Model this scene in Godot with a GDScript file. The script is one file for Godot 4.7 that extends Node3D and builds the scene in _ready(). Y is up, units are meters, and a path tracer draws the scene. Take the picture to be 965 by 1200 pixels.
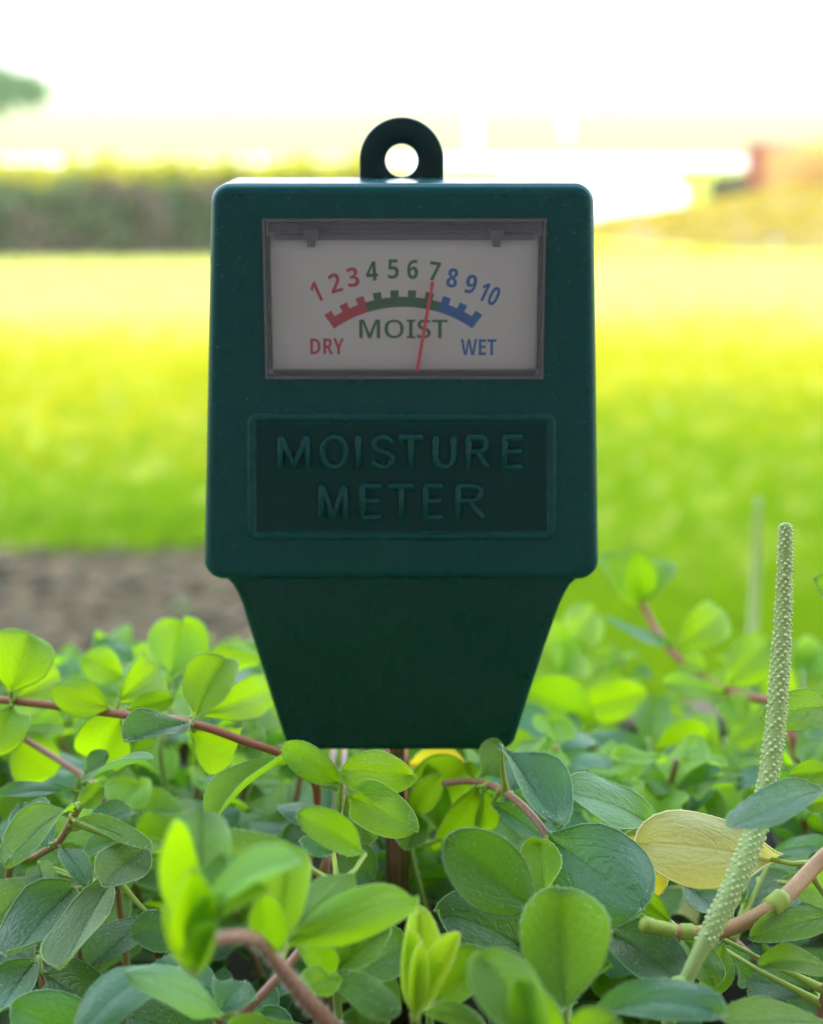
extends Node3D
# A soil moisture meter pushed into a planter of round-leaved trailing plants, a sunny lawn behind.

const PITCH := 14.3            # degrees the camera looks down
const EYE := Vector3(0, 1.0, 0)
const FOCAL := 1900.0          # focal length in photograph pixels (965 x 1200)
const FRONT := 0.256           # horizontal distance from the lens to the meter's front face
const SOIL := 0.822            # height of the potting soil

var rng := RandomNumberGenerator.new()
var M := {}                    # materials
var used := {}                 # names taken so far
var leaf_pool := []            # shared leaf shapes of the filler shoots

# ------------------------------------------------------------------ small helpers
func lin(r: float, g: float, b: float, a := 1.0) -> Color:
	var c := Color(r, g, b, a).linear_to_srgb()
	c.a = a
	return c

func numbered(called: String) -> String:
	var n: int = used.get(called, 0)
	used[called] = n + 1
	return called if n == 0 else "%s_%03d" % [called, n]

func tag(o: Node, label: String, category := "", group := "", kind := "") -> void:
	o.set_meta("label", label)
	if category: o.set_meta("category", category)
	if group: o.set_meta("group", group)
	if kind: o.set_meta("kind", kind)

func thing(called: String, at: Vector3, label: String, category: String, group := "") -> Node3D:
	var o := Node3D.new()
	o.name = numbered(called)
	add_child(o)
	o.position = at
	tag(o, label, category, group)
	return o

func part(called: String, mesh: Mesh, mat: Material, parent: Node, at := Vector3.ZERO, basis := Basis()) -> MeshInstance3D:
	var o := MeshInstance3D.new()
	o.name = called if parent != self else numbered(called)
	o.mesh = mesh
	if mat: o.material_override = mat
	o.transform = Transform3D(basis, at)
	parent.add_child(o, true)
	return o

func structure(called: String, mesh: Mesh, mat: Material, label := "") -> MeshInstance3D:
	var o := part(called, mesh, mat, self)
	o.set_meta("kind", "structure")
	if label: o.set_meta("label", label)
	return o

# direction through a place of the photograph; length 1 along the optical axis
func sight(x: float, y: float) -> Vector3:
	var t := deg_to_rad(PITCH)
	var u := (x - 482.5) / FOCAL
	var v := (600.0 - y) / FOCAL
	return Vector3(u, -sin(t) + v * cos(t), -cos(t) - v * sin(t))

func spot(x: float, y: float, d: float) -> Vector3:
	return EYE + sight(x, y) * d

func on_ground(x: float, y: float, h := 0.0) -> Vector3:
	var s := sight(x, y)
	return EYE + s * ((EYE.y - h) / -s.y)

# place on the meter's front plane, measured from a point level with the lens
func fp(x: float, y: float) -> Vector2:
	var s := sight(x, y)
	var k := FRONT / -s.z
	return Vector2(s.x * k, s.y * k)

# ------------------------------------------------------------------ mesh building
class Shape:
	var v := PackedVector3Array()
	var n := PackedVector3Array()
	var uv := PackedVector2Array()
	var idx := PackedInt32Array()

	func grid(rows: Array, wrap := false, uvs: Array = []) -> void:
		var first := v.size()
		var w: int = rows[0].size()
		var h := rows.size()
		var acc := PackedVector3Array()
		acc.resize(w * h)
		for r in rows: v.append_array(r)
		var cols := w if wrap else w - 1
		for i in h - 1:
			for j in cols:
				var j2 := (j + 1) % w
				var a := i * w + j
				var b := i * w + j2
				var c := (i + 1) * w + j2
				var d := (i + 1) * w + j
				var nn := (v[first + b] - v[first + d]).cross(v[first + c] - v[first + a])
				nn = nn.normalized() if nn.length_squared() > 1e-24 else Vector3.ZERO
				for k in [a, b, c, d]: acc[k] += nn
				idx.append_array(PackedInt32Array([first + a, first + c, first + b, first + a, first + d, first + c]))
		for k in acc.size():
			n.append(acc[k].normalized() if acc[k].length_squared() > 1e-12 else Vector3.UP)
		if uvs.size():
			for r in uvs: uv.append_array(r)
		else:
			for i in h:
				for j in w: uv.append(Vector2(float(j) / maxi(1, w - 1), float(i) / maxi(1, h - 1)))

	# one triangle, wound so that its front agrees with its normals
	func tri(a: int, b: int, c: int) -> void:
		if (v[b] - v[c]).cross(v[a] - v[c]).dot(n[a]) >= 0.0: idx.append_array(PackedInt32Array([a, b, c]))
		else: idx.append_array(PackedInt32Array([a, c, b]))

	func poly(points: PackedVector2Array, z: float, flip := false) -> void:
		var t := Geometry2D.triangulate_polygon(points)
		var first := v.size()
		for p in points:
			v.append(Vector3(p.x, p.y, z))
			n.append(Vector3(0, 0, -1.0 if flip else 1.0))
			uv.append(p)
		for k in t.size() / 3: tri(first + t[k * 3], first + t[k * 3 + 1], first + t[k * 3 + 2])

	func box(c: Vector3, s: Vector3, b := Basis()) -> void:
		for ax in 3:
			for sg in [-1.0, 1.0]:
				var nn := Vector3.ZERO; nn[ax] = sg
				var t := Vector3.ZERO; t[(ax + 1) % 3] = 1
				var w := Vector3.ZERO; w[(ax + 2) % 3] = 1
				var first := v.size()
				for q in [[-1, -1], [1, -1], [1, 1], [-1, 1]]:
					var p: Vector3 = (nn + t * q[0] + w * q[1]) * s * 0.5
					v.append(c + b * p)
					n.append(b * nn)
					uv.append(Vector2(q[0] * .5 + .5, q[1] * .5 + .5))
				tri(first, first + 1, first + 2)
				tri(first, first + 2, first + 3)

	func blade(a: Vector3, side: Vector3, tip: Vector3) -> void:
		var first := v.size()
		var nn := (side * 2).cross(tip - a).normalized()
		v.append_array(PackedVector3Array([a - side, a + side, tip]))
		for k in 3:
			n.append(nn)
			uv.append(Vector2(0.5, 0.5))
		tri(first, first + 1, first + 2)

	func arrays() -> Array:
		var a := []
		a.resize(Mesh.ARRAY_MAX)
		a[Mesh.ARRAY_VERTEX] = v
		a[Mesh.ARRAY_NORMAL] = n
		a[Mesh.ARRAY_TEX_UV] = uv
		a[Mesh.ARRAY_INDEX] = idx
		return a

	func mesh() -> ArrayMesh:
		var m := ArrayMesh.new()
		m.add_surface_from_arrays(Mesh.PRIMITIVE_TRIANGLES, arrays())
		return m

# smooth tube through points; radii follow; ends rounded off
func smooth_path(p: Array, r: Array, per := 5) -> Array:
	var pts := []
	var rad := []
	for i in p.size() - 1:
		var a: Vector3 = p[maxi(i - 1, 0)]
		var b: Vector3 = p[i]
		var c: Vector3 = p[i + 1]
		var d: Vector3 = p[mini(i + 2, p.size() - 1)]
		for k in per:
			var t := float(k) / per
			pts.append(b.cubic_interpolate(c, a, d, t))
			rad.append(lerpf(r[i], r[i + 1], t))
	pts.append(p[-1])
	rad.append(r[-1])
	return [pts, rad]

func add_tube(s: Shape, pts: Array, rad: Array, sides := 8, cap := true) -> void:
	var rows := []
	var up := Vector3(0.31, 0.2, 0.93)
	var n := pts.size()
	for i in n:
		var dir: Vector3 = (pts[mini(i + 1, n - 1)] - pts[maxi(i - 1, 0)]).normalized()
		up = (up - dir * up.dot(dir))
		if up.length() < 0.01: up = dir.cross(Vector3(1, 0, 0))
		up = up.normalized()
		var w := dir.cross(up)
		var ring := func(c: Vector3, q: float) -> PackedVector3Array:
			var row := PackedVector3Array()
			for k in sides:
				var a := TAU * k / sides
				row.append(c + (up * cos(a) + w * sin(a)) * q)
			return row
		if cap and i == 0:
			rows.append(ring.call(pts[0] - dir * rad[0] * 0.55, rad[0] * 0.02))
			rows.append(ring.call(pts[0] - dir * rad[0] * 0.4, rad[0] * 0.65))
		rows.append(ring.call(pts[i], rad[i]))
		if cap and i == n - 1:
			rows.append(ring.call(pts[i] + dir * rad[i] * 0.4, rad[i] * 0.65))
			rows.append(ring.call(pts[i] + dir * rad[i] * 0.55, rad[i] * 0.02))
	s.grid(rows, true)

func tube_mesh(p: Array, r: Array, per := 5, sides := 8) -> ArrayMesh:
	var s := Shape.new()
	var sm := smooth_path(p, r, per)
	add_tube(s, sm[0], sm[1], sides)
	return s.mesh()

# a leaf: base at the origin, length along +y, width along x, upper face towards +z
func leaf_mesh(L: float, W: float, bend := 0.3, cup := 0.25, wave := 0.04, notch := 0.0, seed_ := 0, rim := true) -> ArrayMesh:
	var r := RandomNumberGenerator.new()
	r.seed = seed_ + 77
	var ph := r.randf() * TAU
	var skew := r.randf_range(-.10, .10)
	var p := r.randf_range(1.1, 1.38)
	var curl := r.randf_range(-.9, .7)
	var roll := r.randf_range(-.25, .25)
	var NT := 13
	var NS := 10
	var rows := []
	var uvs := []
	var edge_l := []
	var edge_r := []
	for i in NT + 1:
		var t := 0.5 - 0.5 * cos(PI * i / NT)
		var hw := W * 0.5 * pow(maxf(0.0, sin(PI * pow(t, p))), 0.50)
		hw *= lerpf(0.40, 1.0, smoothstep(0.0, 0.30, t))
		hw = maxf(hw, W * (0.05 if i < NT else 0.012))
		var row := PackedVector3Array()
		var urow := PackedVector2Array()
		for j in NS + 1:
			var s := float(j) / NS * 2.0 - 1.0
			s = signf(s) * pow(absf(s), 0.85)
			var y := t * L - notch * L * exp(-pow(s / 0.4, 2)) * pow(t, 10)
			var x := s * hw + skew * W * t * t
			var z := cup * hw * s * s
			z -= 0.05 * W * exp(-pow(s / 0.16, 2)) * smoothstep(0.0, 0.1, t) * (1.0 - t * 0.8)
			z += 0.10 * hw * sin(PI * absf(s)) * smoothstep(0.0, 0.3, t)
			z += roll * hw * s * (t - 0.4)
			z -= curl * 0.16 * L * pow(t, 5)
			z += wave * W * sin(t * 7.0 + ph) * absf(s) * s * s
			z += wave * W * 0.6 * sin(t * 4.1 + ph * 2.0) * s
			var b := bend if absf(bend) > 0.01 else 0.01
			var a := b * y / L
			var yy := sin(a) / b * L
			var zz := -(1.0 - cos(a)) / b * L
			row.append(Vector3(x, yy + sin(a) * z, zz + cos(a) * z))
			urow.append(Vector2(float(j) / NS, t))
		rows.append(row)
		uvs.append(urow)
		edge_l.append(row[0])
		edge_r.append(row[NS])
	var sh := Shape.new()
	sh.grid(rows, false, uvs)
	var m := sh.mesh()
	if rim:
		edge_r.reverse()
		var line := edge_l + edge_r
		var rr := []
		for k in line.size(): rr.append(clampf(W * 0.013, 0.00006, 0.00016))
		var es := Shape.new()
		add_tube(es, line, rr, 5, false)
		m.add_surface_from_arrays(Mesh.PRIMITIVE_TRIANGLES, es.arrays())
	return m

func leaf_basis(axis: Vector3, hint: Vector3) -> Basis:
	var a := axis.normalized()
	var n := hint - a * hint.dot(a)
	if n.length() < 0.02: n = a.cross(Vector3(1, 0.1, 0))
	n = n.normalized()
	return Basis(a.cross(n), a, n)

func put_leaf(parent: Node, mesh: Mesh, mat: String, at: Vector3, b: Basis, label := "") -> MeshInstance3D:
	var o := MeshInstance3D.new()
	o.name = "leaf"
	o.mesh = mesh
	mesh.surface_set_material(0, M[mat]) if mesh.surface_get_material(0) == null else null
	o.set_surface_override_material(0, M[mat])
	if mesh.get_surface_count() > 1: o.set_surface_override_material(1, M["rim_" + mat] if M.has("rim_" + mat) else M.leaf_rim)
	o.transform = Transform3D(b, at)
	parent.add_child(o, true)
	if label: o.set_meta("label", label)
	return o

# ------------------------------------------------------------------ materials
func noise_tex(freq: float, oct := 4, size := 256, ramp: Array = [], seed_ := 1, normal := false, bump := 2.0) -> NoiseTexture2D:
	var f := FastNoiseLite.new()
	f.seed = seed_
	f.noise_type = FastNoiseLite.TYPE_SIMPLEX_SMOOTH
	f.frequency = freq
	f.fractal_octaves = oct
	var t := NoiseTexture2D.new()
	t.width = size
	t.height = size
	t.seamless = true
	t.noise = f
	if normal:
		t.as_normal_map = true
		t.bump_strength = bump
	if ramp.size():
		var g := Gradient.new()
		var off := PackedFloat32Array()
		var col := PackedColorArray()
		for q in ramp:
			off.append(q[0])
			col.append(q[1])
		g.offsets = off
		g.colors = col
		t.color_ramp = g
	return t

func leaf_relief() -> ImageTexture:
	var S := 256
	var im := Image.create(S, S, false, Image.FORMAT_L8)
	var f := FastNoiseLite.new()
	f.frequency = 0.045
	f.fractal_octaves = 2
	var g := FastNoiseLite.new()
	g.seed = 5
	g.frequency = 0.3
	for y in S:
		for x in S:
			var s := (x / float(S) - 0.5) * 2.0
			var t := y / float(S)
			var h := 0.5 + 0.10 * f.get_noise_2d(x, y) + 0.09 * g.get_noise_2d(x * 1.3, y * 1.3)
			h -= 0.22 * exp(-pow(s / 0.035, 2.0)) * (1.0 - 0.6 * t)
			# three bowed veins on each side, sunk
			for k in 3:
				var t0 := 0.06 + 0.19 * k
				var reach := (t - t0) / (0.62 - 0.08 * k)
				if reach > 0.0 and reach < 1.0:
					var c := 0.72 * pow(reach, 0.62)
					h -= 0.10 * exp(-pow((absf(s) - c) / 0.03, 2.0)) * (1.0 - reach)
			im.set_pixel(x, y, Color(h, h, h))
	return ImageTexture.create_from_image(im)

func plain(r: float, g: float, b: float, rough := 0.6, spec := 0.5) -> StandardMaterial3D:
	var m := StandardMaterial3D.new()
	m.albedo_color = lin(r, g, b)
	m.roughness = rough
	m.metallic_specular = spec
	m.cull_mode = BaseMaterial3D.CULL_DISABLED
	return m

func leafy(called: String, top: Array, through: Array, share: float, relief: Texture2D, rough := 0.42, fuzz := 0.35) -> void:
	var m := plain(top[0], top[1], top[2], rough, 0.48)
	m.backlight_enabled = true
	var peak: float = maxf(through[0], maxf(through[1], through[2]))
	m.backlight = lin(through[0] / peak * share, through[1] / peak * share, through[2] / peak * share)
	m.heightmap_enabled = true
	m.heightmap_texture = relief
	m.heightmap_scale = 0.10
	m.rim_enabled = true
	m.rim = fuzz
	m.rim_tint = 0.5
	M[called] = m
	var e := plain(top[0] * 1.6 + 0.14, top[1] * 1.3 + 0.20, top[2] * 1.6 + 0.10, 0.6, 0.4)
	e.backlight_enabled = true
	e.backlight = lin(0.5, 0.62, 0.3)
	M["rim_" + called] = e

func make_materials() -> void:
	var relief := leaf_relief()
	#              upper face            light let through   share
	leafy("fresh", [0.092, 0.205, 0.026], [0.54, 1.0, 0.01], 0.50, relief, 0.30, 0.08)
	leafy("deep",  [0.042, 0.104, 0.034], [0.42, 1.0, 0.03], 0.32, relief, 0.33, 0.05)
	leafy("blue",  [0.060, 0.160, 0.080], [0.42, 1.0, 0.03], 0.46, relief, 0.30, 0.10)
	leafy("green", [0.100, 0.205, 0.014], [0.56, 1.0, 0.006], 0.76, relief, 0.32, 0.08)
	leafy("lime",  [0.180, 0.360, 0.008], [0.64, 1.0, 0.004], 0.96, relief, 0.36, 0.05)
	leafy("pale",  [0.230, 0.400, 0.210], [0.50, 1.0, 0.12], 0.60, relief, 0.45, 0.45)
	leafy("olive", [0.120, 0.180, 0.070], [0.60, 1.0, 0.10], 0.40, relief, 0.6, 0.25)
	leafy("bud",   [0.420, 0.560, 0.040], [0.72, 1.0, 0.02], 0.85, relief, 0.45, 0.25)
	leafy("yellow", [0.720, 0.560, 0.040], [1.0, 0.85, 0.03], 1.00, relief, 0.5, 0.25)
	leafy("cream", [0.700, 0.640, 0.270], [1.0, 0.90, 0.22], 0.80, relief, 0.5, 0.35)
	M.leaf_rim = plain(0.4, 0.55, 0.3, 0.6)
	for q in [["stem_pink", 0.42, 0.20, 0.14], ["stem_red", 0.36, 0.13, 0.065], ["stem_tan", 0.36, 0.22, 0.11], ["stem_peach", 0.50, 0.27, 0.12], ["stem_node", 0.36, 0.44, 0.07], ["stem_green", 0.26, 0.38, 0.08], ["spike", 0.34, 0.44, 0.13], ["spike_bud", 0.66, 0.72, 0.38]]:
		var m := plain(q[1], q[2], q[3], 0.5, 0.45)
		m.rim_enabled = true
		m.rim = 0.08
		M[q[0]] = m
	M.hair = plain(0.9, 0.92, 0.85, 0.5)
	M.hair.backlight_enabled = true
	M.hair.backlight = lin(0.7, 0.75, 0.6)
	# the meter
	var shell := plain(0.004, 0.086, 0.093, 0.36, 0.40)
	shell.uv1_triplanar = true
	shell.uv1_scale = Vector3(11, 11, 11)
	shell.roughness_texture = noise_tex(0.02, 5, 512, [[0.2, Color(0.22, 0.22, 0.22)], [0.8, Color(0.36, 0.36, 0.36)]], 9)
	shell.roughness = 1.0
	M.shell = shell
	var neck: StandardMaterial3D = shell.duplicate()
	neck.albedo_color = lin(0.003, 0.066, 0.058)
	M.shell_neck = neck
	M.shell_ring = plain(0.003, 0.028, 0.032, 0.35, 0.4)
	M.shell_plate = plain(0.006, 0.058, 0.060, 0.42, 0.34)
	M.card = plain(0.77, 0.69, 0.725, 0.55, 0.3)
	M.red_ink = plain(0.55, 0.045, 0.075, 0.6, 0.3)
	M.green_ink = plain(0.04, 0.14, 0.05, 0.6, 0.3)
	M.blue_ink = plain(0.01, 0.13, 0.48, 0.6, 0.3)
	M.needle = plain(0.85, 0.03, 0.07, 0.35, 0.5)
	M.bezel = plain(0.15, 0.125, 0.165, 0.4, 0.4)
	M.bezel_dark = plain(0.05, 0.042, 0.06, 0.3, 0.5)
	var pane := StandardMaterial3D.new()
	pane.albedo_color = Color(0.9, 0.88, 0.95, 0.015)
	pane.transparency = BaseMaterial3D.TRANSPARENCY_ALPHA
	pane.roughness = 0.06
	M.pane = pane
	M.dust = plain(0.62, 0.66, 0.66, 0.8, 0.3)
	var probe := plain(0.20, 0.11, 0.07, 0.18, 0.6)
	probe.metallic = 0.85
	M.probe = probe
	# the garden
	var lawn := plain(1, 1, 1, 1.0, 0.0)
	lawn.specular_mode = BaseMaterial3D.SPECULAR_DISABLED
	lawn.albedo_color = Color.WHITE
	lawn.albedo_texture = noise_tex(0.02, 5, 512, [[0.2, lin(0.24, 0.29, 0.010)], [0.55, lin(0.36, 0.38, 0.03)], [0.85, lin(0.58, 0.53, 0.16)]], 11)
	lawn.uv1_triplanar = true
	lawn.uv1_world_triplanar = true
	lawn.uv1_scale = Vector3(0.22, 0.22, 0.22)
	M.lawn = lawn
	var soil := plain(1, 1, 1, 0.95, 0.2)
	soil.albedo_color = Color.WHITE
	soil.albedo_texture = noise_tex(0.03, 5, 512, [[0.25, lin(0.030, 0.027, 0.016)], [0.5, lin(0.058, 0.048, 0.028)], [0.75, lin(0.112, 0.080, 0.050)]], 21)  # soil tones darkened: the bed's shade is partly painted into them
	soil.uv1_triplanar = true
	soil.uv1_world_triplanar = true
	soil.uv1_scale = Vector3(0.8, 0.8, 0.8)
	M.soil_shaded = soil
	M.chip_brown = plain(0.10, 0.072, 0.045, 0.9)
	M.chip_grey = plain(0.06, 0.054, 0.038, 0.9)
	M.chip_green = plain(0.09, 0.14, 0.05, 0.9)
	for q in [["blade_deep", 0.06, 0.13, 0.004, 0.30, 0.55, 0.003], ["blade_gold", 0.27, 0.255, 0.004, 0.80, 0.79, 0.002], ["blade", 0.105, 0.185, 0.002, 0.35, 0.60, 0.001], ["blade_sunlit", 0.66, 0.60, 0.20, 1.0, 1.0, 0.28]]:  # paler blade tones carry the far lawn's sunlight in their colour
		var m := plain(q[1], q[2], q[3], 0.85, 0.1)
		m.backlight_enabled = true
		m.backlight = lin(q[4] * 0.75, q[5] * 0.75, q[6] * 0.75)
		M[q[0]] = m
	for q in [["hedge_brown", 0.16, 0.13, 0.10, 1.0, 0.8, 0.5, 0.3], ["hedge_leaf_shaded", 0.10, 0.13, 0.07, 0.6, 1.0, 0.25, 0.35], ["hedge_leaf_lit", 0.30, 0.28, 0.03, 1.0, 0.95, 0.04, 0.8], ["shrub_leaf", 0.035, 0.12, 0.04, 0.4, 1.0, 0.1, 0.25], ["flower_leaf", 0.55, 0.34, 0.10, 1.0, 0.72, 0.22, 0.75], ["cover_leaf", 0.30, 0.21, 0.018, 1.0, 0.80, 0.02, 0.50]]:
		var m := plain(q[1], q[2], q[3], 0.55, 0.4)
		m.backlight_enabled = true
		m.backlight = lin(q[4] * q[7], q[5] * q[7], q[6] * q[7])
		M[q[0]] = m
	M.twig = plain(0.085, 0.08, 0.06, 0.9)
	M.bark = plain(0.12, 0.085, 0.06, 0.9)
	var conc := plain(0.62, 0.60, 0.56, 0.85, 0.3)
	conc.albedo_color = Color.WHITE
	conc.albedo_texture = noise_tex(0.02, 5, 256, [[0.2, lin(0.55, 0.54, 0.50)], [0.8, lin(0.70, 0.68, 0.64)]], 31)
	conc.uv1_triplanar = true
	conc.uv1_world_triplanar = true
	conc.uv1_scale = Vector3(0.4, 0.4, 0.4)
	M.concrete = conc
	M.far_field = plain(0.25, 0.245, 0.115, 1.0, 0.0)  # one even pale tone for the distant ground
	M.white_paint = plain(0.8, 0.8, 0.78, 0.5)
	M.brick = plain(0.42, 0.10, 0.055, 0.85)
	M.stucco = plain(0.78, 0.42, 0.14, 0.9)
	M.stone = plain(0.42, 0.33, 0.29, 0.9)
	M.unseen_wall = plain(0.19, 0.172, 0.182, 0.9)
	M.timber = plain(0.16, 0.10, 0.06, 0.75)
	M.potting = plain(0.028, 0.020, 0.014, 0.95)

# ------------------------------------------------------------------ the meter
func rounded(pts: Array, radii: Array, seg := 7) -> PackedVector2Array:
	var out := PackedVector2Array()
	var n := pts.size()
	for i in n:
		var p: Vector2 = pts[i]
		var a: Vector2 = (pts[(i + n - 1) % n] - p).normalized()
		var b: Vector2 = (pts[(i + 1) % n] - p).normalized()
		var ang := acos(clampf(a.dot(b), -1, 1)) * 0.5
		var r: float = radii[i]
		if r <= 0.0:
			out.append(p)
			continue
		var off := r / tan(ang)
		var c := p + (a + b).normalized() * (r / sin(ang))
		var s := p + a * off - c
		var e := p + b * off - c
		var turn := s.angle_to(e)
		for k in seg + 1: out.append(c + s.rotated(turn * k / seg))
	return out

func inset(o: PackedVector2Array, d: float) -> PackedVector2Array:
	var out := PackedVector2Array()
	var n := o.size()
	var ccw := not Geometry2D.is_polygon_clockwise(o)
	for i in n:
		var e1 := (o[i] - o[(i + n - 1) % n]).normalized()
		var e2 := (o[(i + 1) % n] - o[i]).normalized()
		var n1 := Vector2(-e1.y, e1.x)
		var n2 := Vector2(-e2.y, e2.x)
		var m := (n1 + n2).normalized()
		var k := d / maxf(0.4, m.dot(n1))
		out.append(o[i] + m * (k if ccw else -k))
	return out

func loft(s: Shape, outline: PackedVector2Array, profile: Array) -> void:
	var rows := []
	for q in profile:
		var row := PackedVector3Array()
		var pts := inset(outline, q[0])
		for p in pts: row.append(Vector3(p.x, p.y, q[1]))
		rows.append(row)
	s.grid(rows, true)

func round_edge(r: float, z0: float, steps := 6) -> Array:
	var out := []
	for k in steps + 1:
		var a := PI * 0.5 * k / steps
		out.append([r * (1.0 - sin(a)), z0 - r * (1.0 - cos(a))])
	return out

func letters(parent: Node, text: String, called: String, x: float, y: float, w: float, h: float, turn: float, mat: Material, z: float, depth: float, off: Vector3, bold := true, slant := 0.0) -> void:
	var tm := TextMesh.new()
	var f := SystemFont.new()
	f.font_names = PackedStringArray(["Droid Sans"])
	f.font_weight = 700 if bold else 400
	if not bold:
		var fv := FontVariation.new()
		fv.base_font = f
		fv.variation_embolden = 0.45
		tm.font = fv
	else:
		tm.font = f
	tm.text = text
	tm.font_size = 64
	tm.pixel_size = 0.01
	tm.depth = 0.2
	tm.curve_step = 1.0
	var bb := tm.get_aabb()
	var a := fp(x - w / 2, y)
	var b := fp(x + w / 2, y)
	var hh := fp(x, y - h / 2).y - fp(x, y + h / 2).y
	var c := fp(x, y)
	var sc := Vector3((b.x - a.x) / bb.size.x, hh / bb.size.y, depth / bb.size.z)
	var bas := Basis(Vector3(0, 0, 1), turn) * Basis(Vector3(1, 0, 0), Vector3(slant, 1, 0), Vector3(0, 0, 1)) * Basis.from_scale(sc)
	var mid := bb.get_center()
	part(called, tm, mat, parent, off + Vector3(c.x, c.y, z) - bas * mid, bas)

func raised_letter(parent: Node, c: String, xa: float, xb: float, ya: float, yb: float, off: Vector3) -> void:
	var ell := func(cx: float, cy: float, rx: float, ry: float, a0: float, a1: float, n: int) -> Array:
		var o := []
		for k in n + 1:
			var a := deg_to_rad(lerpf(a0, a1, float(k) / n))
			o.append(Vector2(cx + cos(a) * rx, cy + sin(a) * ry))
		return o
	var strokes := []
	match c:
		"M": strokes = [[Vector2(0, 0), Vector2(0.04, 1)], [Vector2(.04, 1), Vector2(.5, 0.02)], [Vector2(.5, 0.02), Vector2(.96, 1)], [Vector2(.96, 1), Vector2(1, 0)]]
		"O": strokes = [ell.call(.5, .5, .5, .5, 90, 450, 24)]
		"I": strokes = [[Vector2(.5, 0), Vector2(.5, 1)]]
		"T": strokes = [[Vector2(0, 1), Vector2(1, 1)], [Vector2(.5, 1), Vector2(.5, 0)]]
		"U": strokes = [[Vector2(0, 1), Vector2(0, .38)] + ell.call(.5, .34, .5, .34, 180, 360, 12) + [Vector2(1, .38), Vector2(1, 1)]]
		"E": strokes = [[Vector2(0, 0), Vector2(0, 1)], [Vector2(0, 1), Vector2(1, 1)], [Vector2(0, .53), Vector2(.92, .53)], [Vector2(0, 0), Vector2(1, 0)]]
		"R": strokes = [[Vector2(0, 0), Vector2(0, 1)], [Vector2(0, 1), Vector2(.6, 1)] + ell.call(.62, .77, .33, .23, 85, -90, 10) + [Vector2(0, .54)], [Vector2(.52, .54), Vector2(.78, .2), Vector2(1.02, 0)]]
		"S": strokes = [ell.call(.5, .755, .46, .245, 20, 225, 12) + ell.call(.5, .255, .5, .255, 62, -160, 14)]
	var a := fp(xa, yb)
	var b := fp(xb, ya)
	var r := 0.00056
	var s := Shape.new()
	for st in strokes:
		var pts := []
		var rad := []
		for p in st:
			pts.append(Vector3(lerpf(a.x + r, b.x - r, p.x) if c != "I" else (a.x + b.x) / 2, lerpf(a.y + r, b.y - r, p.y), 0.00030))
			rad.append(r)
		add_tube(s, pts, rad, 10)
	part("raised_letter", s.mesh(), M.shell, parent, off)

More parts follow.
